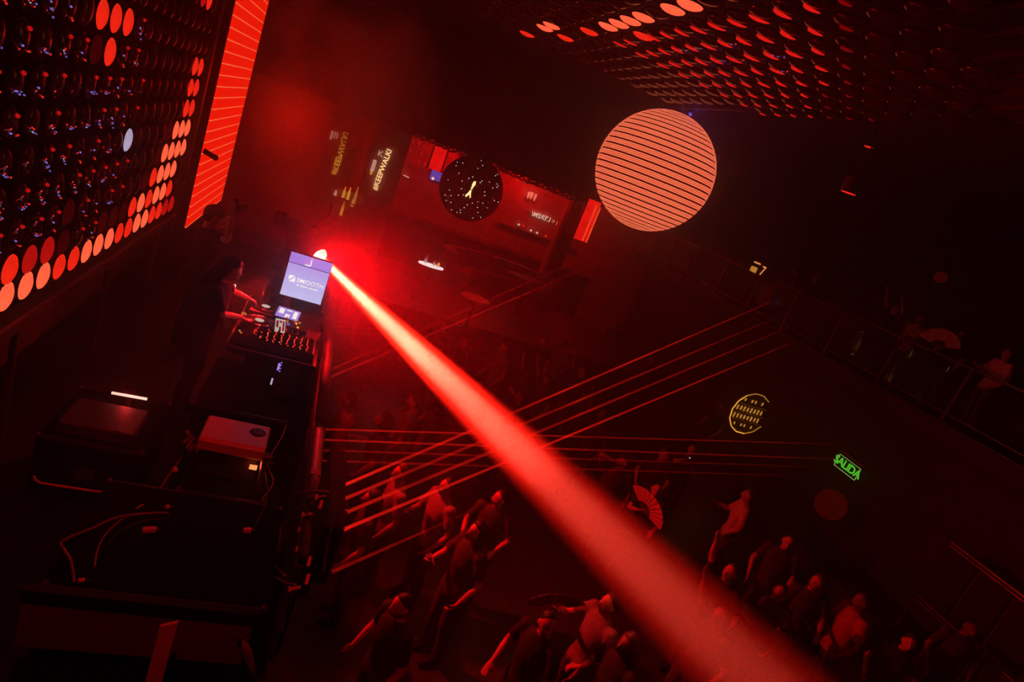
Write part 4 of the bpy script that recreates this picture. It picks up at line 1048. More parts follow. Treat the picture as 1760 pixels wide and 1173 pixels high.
# ------------------------------------------------------------------ laser units on the rail and their beams
LUN = []
def laser_unit(name, pts, label, X=0.6, h=.14):
    ps = [P(px, py, X=X) for px, py in pts]
    y0 = min(p.y for p in ps) - .06; y1 = max(p.y for p in ps) + .06
    zc = sum(p.z for p in ps) / len(ps); z0 = min(p.z for p in ps) - .05; z1 = max(p.z for p in ps) + .05
    t = thing('laser_bar', (X - .07, (y0 + y1) / 2, z0), label, 'laser')
    MB().box((X - .075, (y0 + y1) / 2, (z0 + z1) / 2), (.11, y1 - y0, z1 - z0), bev=.012).build('housing', 'black', t)
    for p in ps: MB().cyl(p - Vector((.03, 0, 0)), p, .013, seg=12).build('aperture', 'chrome', t)
    MB().box((X - .075, (y0 + y1) / 2, (z0 + 2.5) / 2), (.04, .06, max(.04, abs(z0 - 2.5)))).build('bracket', 'truss', t)
    return ps
def laser(p0, p1, m, r, label):
    b = MB(); p0 = Vector(p0); p1 = Vector(p1); N = 12
    b.loft([p0.lerp(p1, k / N) for k in range(N + 1)], r, 8, cap=False)
    o = b.build('laser_ray', m, None, True)
    uv = o.data.uv_layers.new(name='UVMap')
    for lp in o.data.loops: uv.data[lp.index].uv = (0, (lp.vertex_index // 8) / N)
    tag(o, label, 'laser beam', 'red laser beams')
    return o
A = [(583, 838), (592, 858), (596, 881), (580, 915), (570, 984)]
Ae = [(1330, 517), (1330, 548), (1350, 565), (1360, 590), (830, 870)]
names = ['top', 'second', 'third', 'fourth', 'lowest']
ps = laser_unit('laser_bar', A, 'near upright laser bar at the bottom of the booth rail')
for i, (p0, e_) in enumerate(zip(ps, Ae)):
    pe = P(*e_, X=10.5 if i < 4 else 3.4)
    laser(p0, pe, ['laser_strong', 'laser_mid', 'laser_mid', 'laser_strong', 'laser_soft'][i], .011, f'{names[i]} of the five red laser beams rising from the near laser bar')
B = [(547, 738), (546, 756), (545, 774), (544, 792)]
Be = [(1440, 764), (1440, 790), (1400, 803), (1350, 818)]
ps = laser_unit('laser_bar', B, 'middle laser bar on the booth rail beside the white machine', X=.55)
for i, (p0, e_) in enumerate(zip(ps, Be)):
    laser(p0, P(*e_, X=10.5), ['laser_mid', 'laser_mid', 'laser_soft', 'laser_soft'][i], .010, f'{names[i]} of the four near-level red laser beams above the crowd')
C = [(561, 639), (557, 653)]; Ce = [(1075, 412), (1085, 428)]
ps = laser_unit('laser_bar', C, 'far laser bar on the purple-lit part of the rail', X=.55)
for i, (p0, e_) in enumerate(zip(ps, Ce)):
    laser(p0, P(*e_, X=9.5), ['laser_soft', 'laser_mid'][i], .012, ['upper', 'lower'][i] + ' of the two far red laser beams rising towards the LED ball')
D_ = [(571, 561), (570, 569)]; De = [(760, 572), (760, 584)]
ps = laser_unit('laser_bar', D_, 'farthest laser bar right below the violet monitor', X=.55)
for i, (p0, e_) in enumerate(zip(ps, De)):
    laser(p0, P(*e_, X=4.0), 'laser_soft', .012, ['upper', 'lower'][i] + ' of the two short laser beams right of the purple rail')
# ------------------------------------------------------------------ clamp rack with red-lit bolts and cable loops
rk = thing('clamp_rack', P(520, 950, Z=2.6), 'dark upright rack with a column of red-lit bolts at the near rail', 'rack')
MB().box(P(566, 930, X=.55) - Vector((0.05, 0, .1)), (.05, .07, .62), bev=.01).build('upright', 'black', rk)
for (px, py) in ((522, 886), (515, 912), (511, 945), (499, 1014), (545, 856)):
    p = P(px, py, X=.42); q = p + Vector((.085, .03, .012))
    MB().cyl(p, q, .011, seg=8).build('bolt_shank', 'white_satin', rk)
    MB().cyl(p - Vector((.012, 0, 0)), p, .022, seg=6).build('bolt_head', 'white_satin', rk)
for (px, py) in ((480, 929), (529, 975), (526, 1006), (549, 876), (492, 862)):
    p = P(px, py, X=.40); MB().cyl(p, p + Vector((.005, .05, .02)), .009, seg=6).build('pin', 'white_satin', rk)
MB().box((.40, 3.15, 2.3), (.05, .5, .05), bev=.008).build('cross_arm', 'black', rk)
cable('cable', [P(565, 846, X=.45), P(520, 848, X=.4), P(480, 870, X=.38), P(460, 910, X=.36), P(458, 945, X=.36), P(470, 970, X=.36), P(490, 990, X=.36)], .009, 'cable_red', 'thick cable loop left of the bolt rack, the larger one')
cable('cable', [P(562, 856, X=.45), P(525, 862, X=.4), P(492, 885, X=.38), P(468, 920, X=.36)], .007, 'rubber', 'thinner cable inside the larger cable loop')
cable('cable', [P(455, 955, X=.36), P(462, 980, X=.36), P(485, 1000, X=.36), P(508, 1006, X=.38)], .008, 'cable_red', 'cable curving under the bolt rack')
cable('cable', [P(574, 845, X=.5), P(572, 900, X=.5), P(562, 940, X=.5), P(556, 985, X=.5)], .008, 'rubber', 'cable hanging straight down behind the bolt rack')
cable('cable', [P(545, 420, Y=7.3), P(530, 400, Y=7.3), P(545, 385, Y=7.4), P(565, 370, Y=7.6), P(570, 350, Y=7.8)], .014, 'cable_red', 'thick cable rising behind the violet monitor')
cable('cable', [P(540, 392, Y=7.4), P(560, 390, Y=7.5), P(575, 378, Y=7.7)], .010, 'cable_red', 'thin cable branch behind the violet monitor')
#==PART5==
# ------------------------------------------------------------------ people
def remesh(mb, name, voxel, smooth=2):
    me = mb.mesh(name); o = bpy.data.objects.new('tmp', me); COL.objects.link(o)
    md = o.modifiers.new('r', 'REMESH'); md.mode = 'VOXEL'; md.voxel_size = voxel; md.use_smooth_shade = True
    s = o.modifiers.new('s', 'SMOOTH'); s.iterations = smooth; s.factor = 0.5
    out = bpy.data.meshes.new_from_object(o.evaluated_get(bpy.context.evaluated_depsgraph_get()))
    bpy.data.objects.remove(o); bpy.data.meshes.remove(me); out.name = name; out.materials.clear()
    out.polygons.foreach_set('use_smooth', [True] * len(out.polygons))
    return out
def ik(S, T, l1, l2, pole):
    S = Vector(S); T = Vector(T); d = T - S; L = d.length
    mx = (l1 + l2) * .985
    if L > mx: T = S + d * (mx / L); d = T - S; L = mx
    a = (l1 * l1 - l2 * l2 + L * L) / (2 * L); h = math.sqrt(max(0, l1 * l1 - a * a))
    n = d.normalized(); p = Vector(pole); p = (p - n * p.dot(n)).normalized()
    return S + n * a + p * h, T
def hand(b, W, d, palm_n, curl, sgn, s=1.0):
    """five fingers: W wrist, d pointing direction, palm_n palm normal"""
    d = Vector(d).normalized(); n = Vector(palm_n); n = (n - d * n.dot(d)).normalized(); u = d.cross(n) * sgn   # u towards the thumb
    W = Vector(W)
    b.loft([W - d * .01, W + d * .035 * s, W + d * .085 * s], [(.024 * s, .018 * s), (.038 * s, .016 * s), (.040 * s, .014 * s)], 10, side=u)
    for k, (off, ln) in enumerate(((.030, .072), (.011, .080), (-.009, .075), (-.028, .060))):
        p = W + d * .082 * s + u * off * s; pts = [p]; dd = d.copy(); c = curl * (1 + .06 * k)
        for sgm in (.45, .32, .23):
            dd = (Matrix.Rotation(-c, 3, u) @ dd) if (dd.cross(n)).dot(u) < 99 else dd
            # bend towards the palm normal
            dd = (dd * math.cos(0.0) + n * math.tan(min(1.2, c)) * .55).normalized(); pts.append(pts[-1] + dd * ln * sgm * 1.05 * s)
        b.loft(pts, [.0098 * s, .0095 * s, .0088 * s, .0072 * s], 8)
    p = W + d * .025 * s + u * .03 * s
    t1 = (d * .55 + u * .8 + n * .3).normalized(); t2 = (d * .85 + u * .35 + n * .4).normalized()
    b.loft([p - u * .012 * s, p + t1 * .035 * s, p + t1 * .035 * s + t2 * .035 * s], [.013 * s, .0115 * s, .009 * s], 8)
def head_geo(b, c, M, s=1.0, beard=0):
    vs = []; fs = []; seg = 28; rings = 20
    for i in range(rings + 1):
        t = math.pi * i / rings
        for k in range(seg):
            a = 2 * math.pi * k / seg
            x = math.sin(t) * math.cos(a); y = math.sin(t) * math.sin(a); z = math.cos(t)
            X = x * .076; Y = y * .094; Z = z * .116
            if Z < 0: X *= 1 - .28 * (-Z / .116); Y *= 1 - .10 * (-Z / .116); 
            if Z < -.03 and y > 0: Y += .008
            if y > .2:
                g = lambda cx, cz, sx, sz: math.exp(-(((X - cx) / sx) ** 2 + ((Z - cz) / sz) ** 2))
                Y += .036 * g(0, -.024, .015, .020) + .016 * g(0, .004, .011, .022)
                Y -= .016 * (g(.032, .012, .019, .013) + g(-.032, .012, .019, .013))
                Y += .008 * g(0, .036, .05, .011) + .012 * g(0, -.060, .022, .008) + .010 * g(0, -.077, .02, .008) - .006 * g(0, -.068, .025, .004) + .008 * g(0, -.098, .022, .014)
            vs.append(Vector(c) + M @ (Vector((X, Y, Z)) * s))
    for i in range(rings):
        for k in range(seg):
            a = i * seg + k; q = i * seg + (k + 1) % seg; fs.append((a, a + seg, q + seg, q))
    b.add(vs, fs)
    for sx in (-1, 1): b.sphere(Vector(c) + M @ (Vector((sx * .077, -.008, -.005)) * s), (.012 * s, .02 * s, .032 * s), 8, 8, M)
def hair_geo(kind, c, M):
    b = MB(); seg = 28; rings = 18; vs = []; fs = []
    for i in range(rings + 1):
        t = math.pi * i / rings
        for k in range(seg):
            a = 2 * math.pi * k / seg
            n = Vector((math.sin(t) * math.cos(a), math.sin(t) * math.sin(a), math.cos(t)))
            cover = n.z - (.25 + 1.0 * n.y if kind != 'long' else .05 + 1.05 * n.y)
            if kind == 'crop': cover = n.z - (.35 + .9 * n.y)
            f = 1.0 + .13 * max(-1.0, min(1.0, cover * 3.5)) + (.02 * math.sin(a * 9) * math.sin(t * 7) if cover > 0 else 0)
            if kind == 'crop': f = 1.0 + .07 * max(-1.6, min(1.0, cover * 3.5))
            vs.append(Vector(c) + M @ Vector((n.x * .077 * f, n.y * .095 * f, n.z * .117 * f)))
    for i in range(rings):
        for k in range(seg):
            a = i * seg + k; q = i * seg + (k + 1) % seg; fs.append((a, a + seg, q + seg, q))
    b.add(vs, fs)
    if kind == 'long':
        L = lambda *p: Vector(c) + M @ Vector(p)
        b.loft([L(0, -.05, .05), L(0, -.075, -.05), L(0, -.085, -.14), L(0, -.09, -.24), L(0, -.085, -.32)], [(.075, .05), (.088, .055), (.085, .05), (.07, .04), (.03, .02)], 14, side=M @ Vector((1, 0, 0)))
        for sx in (-1, 1):
            b.loft([L(sx * .062, -.01, .05), L(sx * .082, -.015, -.04), L(sx * .085, -.02, -.13), L(sx * .075, -.02, -.22)], [(.02, .045), (.02, .05), (.022, .045), (.012, .02)], 10, side=M @ Vector((1, 0, 0)))
    if kind == 'bun': b.sphere(Vector(c) + M @ Vector((0, -.09, .08)), (.05, .05, .05), 14, 10)
    return b
POSES = {
    'relax':  dict(rh=(.26, .16, .95), lh=(-.26, .14, .93)),
    'hold':   dict(rh=(.12, .34, 1.22), lh=(-.24, .12, .93), head=(0, 6, 0)),
    'up':     dict(rh=(.24, .22, 1.92), lh=(-.26, .14, .95), head=(0, 12, 0)),
    'both':   dict(rh=(.32, .20, 1.90), lh=(-.30, .24, 1.84), head=(0, 10, 0)),
    'fan':    dict(rh=(.16, .40, 1.36), lh=(-.20, .20, 1.05), head=(0, 12, 0)),
    'phone':  dict(rh=(.06, .42, 1.50), lh=(-.10, .38, 1.42), head=(0, 8, 0)),
    'cross':  dict(rh=(-.06, .24, 1.16), lh=(.06, .26, 1.12)),
    'elbow':  dict(rh=(.10, .12, 1.62), lh=(-.22, .26, 1.15), head=(20, -4, 0)),
    'look_l': dict(rh=(.24, .2, 1.0), lh=(-.2, .3, 1.1), head=(55, 4, 0)),
    'look_r': dict(rh=(.24, .2, 1.0), lh=(-.2, .3, 1.1), head=(-55, 4, 0)),
    'lean':   dict(rh=(.2, .5, 1.06), lh=(-.2, .5, 1.06), lean=20, head=(0, -8, 0)),
}
CACHE = {}
def body_meshes(pose, hair, voxel, fem, cut='tee'):
    key = (pose if isinstance(pose, str) else str(pose), hair, voxel, fem, cut)
    if key in CACHE: return CACHE[key]
    q = POSES[pose] if isinstance(pose, str) else pose
    ln = R(q.get('lean', 0)); HP = Vector((0, 0, .94))
    Mt = Matrix.Rotation(-ln, 3, 'X')
    T = lambda *p: HP + Mt @ (Vector(p) - HP)
    sw = .185 if not fem else .165
    # torso
    body = MB(); shirt = MB(); pants = MB(); shoes = []; eyes = []
    tor = [((0, 0, .90), (.150, .105)), ((0, 0, 1.0), (.142 if not fem else .128, .10)), ((0, .005, 1.10), (.138 if not fem else .118, .098)), ((0, .012, 1.24), (.160 if not fem else .145, .112)), ((0, .005, 1.36), (.172 if not fem else .155, .10)), ((0, -.005, 1.43), (.13, .075)), ((0, -.01, 1.475), (.062, .058))]
    body.loft([T(*p) for p, r in tor], [r for p, r in tor], 20, side=(1, 0, 0))
    shirt.loft([T(*p) for p, r in tor], [(r[0] + .016, r[1] + .016) for p, r in tor], 20, side=(1, 0, 0))
    shirt.loft([T(0, 0, .84), T(0, 0, .92), T(0, 0, 1.0)], [(.192, .150), (.188, .144), (.165, .124)], 20, side=(1, 0, 0))
    hc = T(0, .02, 1.605); yw, pt, rl = q.get('head', (0, 0, 0))
    Mh = Matrix.Rotation(-ln * .5, 3, 'X') @ Matrix.Rotation(R(yw), 3, 'Z') @ Matrix.Rotation(R(pt), 3, 'X') @ Matrix.Rotation(R(rl), 3, 'Y')
    body.loft([T(0, -.01, 1.43), T(0, 0, 1.50), hc + Mh @ Vector((0, -.015, -.05))], [.058, .054, .052], 14)
    head_geo(body, hc, Mh)
    info = {'head': hc}
    for sgn, k in ((1, 'rh'), (-1, 'lh')):
        S = T(sgn * sw, -.005, 1.405)
        tgt = Vector(q[k]); E_, W = ik(S, tgt, .285, .255, q.get('pole_' + k, (sgn * .6, -.5, -.75)))
        body.loft([T(sgn * .1, 0, 1.40), S, S.lerp(E_, .5), E_, E_.lerp(W, .3), W], [.05, .053, .046, .037, .039, .025], 12)
        shirt.sphere(S, .074, 12, 8); shirt.sphere(S.lerp(E_, .3), .068, 12, 8)
        shirt.loft([T(sgn * .08, 0, 1.39), S, S.lerp(E_, .35), S.lerp(E_, .72 if cut == 'tee' else .99)], [.062, .066, .064, .060], 14)
        if cut == 'long': shirt.loft([S.lerp(E_, .9), E_, E_.lerp(W, .92)], [.052, .05, .036], 12)
        d = (W - E_).normalized()
        pn = q.get('palm_' + k, None)
        pn = Vector(pn) if pn else (Vector((-sgn * 1.0, .35, -.2)) if abs(d.z) > .6 else Vector((0, .1, -1)))
        dd = (d + Vector(q.get('point_' + k, (0, 0, 0)))).normalized()
        hand(body, W, dd, pn, q.get('curl_' + k, .45), sgn)
        info[k] = W + dd * .09; info['d' + k] = dd; info['e' + k] = E_
        hx = sgn * .092
        kn = Vector((hx * 1.1, .03, .50)); an = Vector((hx * 1.2, -.02, .085))
        body.loft([(hx, 0, .90), (hx * 1.05, .005, .78), kn, (hx * 1.15, -.02, .36), an], [.085, .082, .056, .054, .036], 12)
        pants.loft([(hx, 0, .95), (hx * 1.05, .005, .80), kn, (hx * 1.15, -.015, .34), (an[0], an[1], .06)], [.096, .098, .072, .068, .058], 14)
        sb_ = MB(); shoes.append(sb_); eb_ = MB(); eyes.append(eb_)
        eb_.sphere(hc + Mh @ Vector((sgn * .031, .071, .012)), .0135, 10, 8)
        sb_.loft([(an[0], -.07, .045), (an[0], -.02, .06), (an[0], .08, .045), (an[0], .17, .03)], [(.04, .042), (.045, .055), (.048, .042), (.036, .026)], 12, side=(1, 0, 0))
    pants.loft([(0, 0, 1.0), (0, 0, .92), (0, 0, .84)], [(.160, .118), (.166, .122), (.15, .112)], 18, side=(1, 0, 0))
    def wr(b, amp):
        for v in b.v: v += Vector((math.sin(v.z * 41 + v.x * 23), math.cos(v.z * 37 + v.y * 29), 0)) * amp
    wr(shirt, .004); wr(pants, .004)
    info['Mh'] = Mh
    res = dict(body=remesh(body, 'body', voxel), shirt=remesh(shirt, 'shirt', voxel * 1.2), trousers=remesh(pants, 'trousers', voxel * 1.5), shoe0=remesh(shoes[0], 'shoe', voxel * 1.4, 1), shoe1=remesh(shoes[1], 'shoe', voxel * 1.4, 1), eye0=eyes[0].mesh('eye', smooth=True), eye1=eyes[1].mesh('eye', smooth=True), hair=None, info=info)
    if hair: res['hair'] = hair_geo(hair, hc, Mh).mesh('hair', smooth=True)
    for k in ('body', 'shirt', 'trousers', 'shoe0', 'shoe1', 'eye0', 'eye1', 'hair'):
        if res[k] is not None and not res[k].materials: res[k].materials.append(None)
    CACHE[key] = res
    return res
def person(label, yaw, pose='relax', hair='short', head_px=None, floor=0.0, at=None, H=1.72, shirt='cloth_black', pants='denim', skin='skin', hairm='hair_black', voxel=.0125, fem=False, cut='tee', group=None):
    r = body_meshes(pose, hair, voxel, fem, cut); inf = r['info']; s = H / 1.72; yw = R(yaw)
    Rz = Matrix.Rotation(yw, 3, 'Z')
    if head_px:
        hp = P(head_px[0], head_px[1], Z=floor + inf['head'].z * s); o3 = hp - Rz @ (inf['head'] * s); loc = Vector((o3.x, o3.y, floor))
    else: loc = Vector(at)
    t = bpy.data.objects.new('person', None); COL.objects.link(t); t.empty_display_size = .1
    t.location = loc; t.rotation_euler = (0, 0, yw); t.scale = (s, s, s)
    tag(t, label, 'person', group)
    for k, m in (('body', skin), ('shirt', shirt), ('trousers', pants), ('shoe0', 'black'), ('shoe1', 'black'), ('eye0', 'eye'), ('eye1', 'eye'), ('hair', hairm)):
        if r[k] is None: continue
        o = bpy.data.objects.new(k.rstrip('01'), r[k]); COL.objects.link(o); o.parent = bdy if k.startswith('eye') else t
        if k == 'body': bdy = o
        o.material_slots[0].link = 'OBJECT'; o.material_slots[0].material = MATS[m]
    W = lambda p: loc + Rz @ (Vector(p) * s)
    return t, W, inf, Rz
def hand_fan(W, d, n, label, size=.24, spread=150, m='fan_paper'):
    d = Vector(d).normalized(); n = Vector(n); n = (n - d * n.dot(d)).normalized(); u = d.cross(n)
    t = thing('hand_fan', W, label, 'hand fan')
    b = MB(); K = 22
    for i in range(K + 1):
        a = R(-spread / 2 + spread * i / K); e = d * math.cos(a) + u * math.sin(a); z = n * (.006 if i % 2 else -.006)
        b.v += [W + e * size * .38 + z * .5, W + e * size + z]
    for i in range(K): b.f.append((2 * i, 2 * i + 1, 2 * i + 3, 2 * i + 2))
    o = b.build('leaf', m, t); md = o.modifiers.new('t', 'SOLIDIFY'); md.thickness = .002
    for i in range(0, K + 1, 2):
        a = R(-spread / 2 + spread * i / K); e = d * math.cos(a) + u * math.sin(a)
        MB().cyl(W, W + e * size * .97, .003, seg=5).build('rib', 'wood', t)
    return t
# --- DJ: faces the desk (+X), right hand on the near deck
def local_target(px_head, floor, H, yaw, lean, world):
    HP = Vector((0, 0, .94)); hd = HP + Matrix.Rotation(-R(lean), 3, 'X') @ (Vector((0, .02, 1.605)) - HP); sc = H / 1.72
    Rz = Matrix.Rotation(R(yaw), 3, 'Z'); hp = P(*px_head, Z=floor + hd.z * sc); o3 = hp - Rz @ (hd * sc); o3.z = floor
    return tuple(Rz.inverted() @ (world - o3) / sc)
rhd = local_target((396, 462), STZ, 1.78, -90, 9, P(413, 546, Z=DZ + .17))
lhd = local_target((396, 462), STZ, 1.78, -90, 9, P(436, 520, Z=DZ + .16))
djp = dict(lean=9, rh=rhd, lh=lhd, head=(-14, -24, 0), pole_rh=(.40, -.25, -1), curl_rh=.5, point_rh=(0, .2, -.25), palm_rh=(0, 0, -1))
t, W, inf, Rz = person('DJ in a black T-shirt with long dark hair leaning over the decks', -90, djp, 'long', head_px=(396, 462), floor=STZ, H=1.78, shirt='cloth_black', pants='cloth_black', voxel=.0075)
t_dj = t
gl_ = MB(); Mh = inf['Mh']; hc = inf['head']
for sx in (-1, 1):
    gl_.torus(hc + Mh @ Vector((sx * .033, .098, .012)), .024, .003, axis=Mh @ Vector((0, 1, 0)), seg=16, ms=5)
    gl_.cyl(hc + Mh @ Vector((sx * .057, .094, .014)), hc + Mh @ Vector((sx * .08, 0, .014)), .0025, seg=5)
gl_.cyl(hc + Mh @ Vector((-.01, .102, .014)), hc + Mh @ Vector((.01, .102, .014)), .0025, seg=5)
o = bpy.data.objects.new('glasses', gl_.mesh('glasses', smooth=True)); COL.objects.link(o); o.parent = t; o.data.materials.append(MATS['chrome'])
# --- photographer with cap
hd_ = P(396, 362, Y=7.55)
php = dict(rh=local_target((366, 372), STZ, 1.82, -62, 0, hd_ + Vector((.03, -.09, -.03))), lh=local_target((366, 372), STZ, 1.82, -62, 0, hd_ + Vector((.04, .06, -.05))), head=(0, -2, 0), curl_rh=.6, curl_lh=.6, pole_rh=(.7, .1, -.9), pole_lh=(-.7, .1, -.9), palm_rh=(-1, .2, .1), palm_lh=(.6, .2, .7))
t, W, inf, Rz = person('photographer in a cap and dark top raising a camera behind the DJ', -62, php, 'crop', head_px=(366, 372), floor=STZ, H=1.82, shirt='cloth_black', pants='cloth_black', voxel=.0075)
cp = MB(); hc = inf['head']; Mh = inf['Mh']; vs = []
for i in range(9):
    th = math.pi * .52 * i / 8
    for k in range(24):
        a = 2 * math.pi * k / 24; vs.append(hc + Mh @ Vector((.088 * math.sin(th) * math.cos(a), .106 * math.sin(th) * math.sin(a), .03 + .105 * math.cos(th))))
fs = [(i * 24 + k, (i + 1) * 24 + k, (i + 1) * 24 + (k + 1) % 24, i * 24 + (k + 1) % 24) for i in range(8) for k in range(24)]
cp.add(vs, fs)
o = bpy.data.objects.new('cap', cp.mesh('cap', smooth=True)); COL.objects.link(o); o.parent = t; o.data.materials.append(MATS['cloth_grey']); capo = o
vz = MB(); outl = [hc + Mh @ Vector((.078 * math.cos(R(a)), .09 + .085 * math.sin(R(a)), .04)) for a in range(0, 181, 15)]
vz.prism(outl, Mh @ Vector((0, .02, .008)))
o = bpy.data.objects.new('cap_visor', vz.mesh('cap_visor')); COL.objects.link(o); o.parent = capo; o.data.materials.append(MATS['cloth_grey'])
cpos = P(403, 355, Y=7.6)
cmr = thing('photo_camera', cpos - Vector((0, 0, .06)), 'black camera with a round lens held up by the photographer', 'camera', rz=R(-62))
fwd = Rz @ Vector((0, 1, 0)); rgt = Rz @ Vector((1, 0, 0))
Mc = Matrix((rgt, fwd, Vector((0, 0, 1)))).transposed()
MB().box(cpos, (.15, .07, .11), Mc, bev=.012).build('body', 'black', cmr)
MB().lathe(cpos + fwd * .03, [(.036, 0), (.040, .02), (.044, .10), (.040, .105), (.036, .09), (0, .085)], axis=fwd, seg=20).build('lens', 'black_gloss', cmr, True)
MB().box(cpos + Vector((0, 0, .07)), (.05, .05, .04), Mc, bev=.008).build('viewfinder', 'black', cmr)
MB().loft([cpos - rgt * .08, cpos - rgt * .1 - Vector((0, 0, .12)), cpos + rgt * .06 - Vector((0, 0, .16)), cpos + rgt * .08], .005, 6).build('strap', 'rubber', cmr)

# --- the dance floor crowd; each singled out by place and look
CR = [
    ((1128, 843), 150, 'fan', 'crop', 'cloth_black', 'man in a black top waving a white fan near the centre right', dict(skin='skin')),
    ((1286, 853), 60, 'hold', 'crop', 'cloth_white', 'man in a loose white shirt looking right', dict(cut='long')),
    ((1355, 932), 140, 'relax', 'short', 'cloth_dark', 'dark-haired guest right of the man in the white shirt', {}),
    ((1069, 794), 165, 'elbow', 'crop', 'cloth_dark', 'guest with raised hand just above the fan holder', {}),
    ((1140, 782), 150, 'look_l', 'short', 'cloth_dark', 'dim guest behind and right of the guest with raised hand', {}),
    ((940, 1072), 120, 'look_l', 'crop', 'cloth_black', 'bearded man in profile at the lower centre', {}),
    ((1046, 1040), 95, 'fan', 'short', 'cloth_grey', 'dark-haired guest in a pale shirt fanning at the lower centre', {}),
    ((1080, 1110), 100, 'relax', 'long', 'cloth_black', 'long-haired guest behind the pale-shirted fanner', dict(fem=True)),
    ((860, 858), 150, 'look_r', 'short', 'cloth_dark', 'guest whose face shows just left of the beam', {}),
    ((768, 838), 110, 'hold', 'short', 'cloth_grey', 'guest in a grey top among the laser beams left of the beam', {}),
    ((712, 692), 70, 'relax', 'crop', 'cloth_grey', 'broad guest in a grey top above the level lasers', dict(H=1.8)),
    ((600, 690), 80, 'relax', 'crop', 'cloth_red', 'guest in a reddish top right beside the booth rail', dict(H=1.8)),
    ((868, 598), 100, 'relax', 'crop', 'cloth_grey', 'tall guest in a grey top standing before the round red table', dict(H=1.84)),
    ((893, 683), 95, 'elbow', 'bun', 'cloth_dark', 'guest with a hair bun right of the beam', dict(fem=True)),
    ((934, 586), 170, 'relax', 'short', 'cloth_dark', 'guest facing the camera behind the guest with the bun', {}),
    ((968, 592), 120, 'relax', 'short', 'cloth_grey', 'guest in grey beside the one facing the camera', {}),
    ((1000, 640), 120, 'up', 'short', 'cloth_black', 'guest raising one hand under the rising lasers', {}),
    ((940, 655), 110, 'up', 'long', 'cloth_dark', 'long-haired guest raising a hand left of the rising lasers', dict(fem=True)),
    ((820, 915), 110, 'hold', 'long', 'cloth_dark', 'long-haired guest holding a drink below the beam', dict(fem=True)),
    ((1480, 1035), 75, 'relax', 'crop', 'cloth_red', 'man in a dull red shirt at the lower right', dict(H=1.8)),
    ((1562, 1105), 140, 'relax', 'short', 'cloth_black', 'guest in black at the bottom right beside the dull handrail', {}),
    ((1340, 1018), 120, 'hold', 'short', 'cloth_dark', 'guest holding a hand up left of the man in dull red', {}),
    ((1405, 1002), 150, 'look_r', 'long', 'cloth_dark', 'long-haired guest between the hand raiser and the dull red shirt', dict(fem=True)),
    ((1668, 1080), 150, 'relax', 'crop', 'cloth_dark', 'guest at the far right behind the dull handrail', {}),
    ((690, 1042), 110, 'relax', 'crop', 'cloth_black', 'barely visible guest alone at the bottom left of the floor', {}),
    ((740, 655), 90, 'relax', 'short', 'cloth_dark', 'guest between the grey top and the bright beam', {}),
    ((660, 725), 75, 'hold', 'long', 'cloth_dark', 'long-haired guest with a gold bracelet by the rail', dict(fem=True)),
    ((1035, 715), 120, 'up', 'crop', 'cloth_dark', 'guest raising a hand below the lowest rising laser', {}),
    ((1190, 775), 140, 'phone', 'short', 'cloth_dark', 'guest filming with a small bright phone', {}),
    ((800, 590), 95, 'relax', 'short', 'cloth_dark', 'dim guest above the bright middle of the beam', {}),
    ((765, 560), 90, 'relax', 'crop', 'cloth_dark', 'dim guest farther back above the beam', {}),
    ((1060, 560), 110, 'relax', 'short', 'cloth_black', 'dim guest far back under the LED ball', {}),
    ((1120, 620), 110, 'relax', 'crop', 'cloth_black', 'dim guest among the far rising lasers', {}),
    ((1240, 700), 100, 'relax', 'short', 'cloth_black', 'dim guest left of the gold emblem', {}),
    ((1255, 985), 110, 'up', 'crop', 'cloth_black', 'guest stretching a hand into the lower beam', {}),
    ((1240, 1060), 105, 'up', 'long', 'cloth_black', 'second guest stretching a hand into the lower beam', dict(fem=True)),
    ((640, 860), 85, 'relax', 'long', 'cloth_dark', 'long-haired guest behind the near laser beams', dict(fem=True)),
    ((690, 815), 95, 'relax', 'short', 'cloth_grey', 'guest in grey between the two laser fans', {}),
]
INFO = {}
for i, (hp, yaw, pose, hair, sh, lab, kw) in enumerate(CR):
    kw = dict(kw); kw.setdefault('skin', ('skin', 'skin_tan', 'skin', 'skin_deep')[i % 4] if i not in (0, 1, 5) else 'skin')
    kw.setdefault('hairm', 'hair_brown' if i % 3 == 1 else 'hair_black'); kw.setdefault('H', 1.66 + .05 * ((i * 5) % 4))
    INFO[i] = person(lab, yaw, pose, hair, head_px=hp, shirt=sh, group='crowd on the dance floor', **kw)
def fan_for(i, label, size=.27, n=None):
    t, W, inf, Rz = INFO[i]
    hand_fan(W(inf['rh']) + Vector((0, 0, .01)), Rz @ inf['drh'] + Vector((0, 0, .8)), n or (Vector((0, 0, CAMZ)) - W(inf['rh'])), label, size)
fan_for(0, 'large open white fan held by the man in the black top', .36)
fan_for(6, 'open pale fan held low by the pale-shirted fanner', .3)
t, W, inf, Rz = INFO[28]
p = W((inf['rh'] + inf['lh']) / 2); ph = thing('phone', p, 'tiny bright phone held up in the crowd', 'phone')
MB().box(p + Vector((0, 0, .05)), (.075, .012, .15), Rz, bev=.005).build('case', 'black', ph)
MB().box(p + Vector((0, 0, .05)) + Rz @ Vector((0, .008, .03)), (.02, .004, .02), Rz).build('flash', 'e_white', ph)
t, W, inf, Rz = INFO[18]
p = W(inf['rh']); gs = thing('drinking_glass', p - Vector((0, 0, .06)), 'drinking glass held below the beam', 'glass')
MB().lathe(p - Vector((0, 0, .06)), [(0, 0), (.03, 0), (.036, .12), (.033, .12), (.028, .01), (0, .01)], seg=14).build('vessel', 'bottle_plastic', gs, True)
MB().lathe(p - Vector((0, 0, .04)), [(0, 0), (.029, 0), (.032, .06), (0, .06)], seg=12).build('drink', 'e_red_dim', gs)
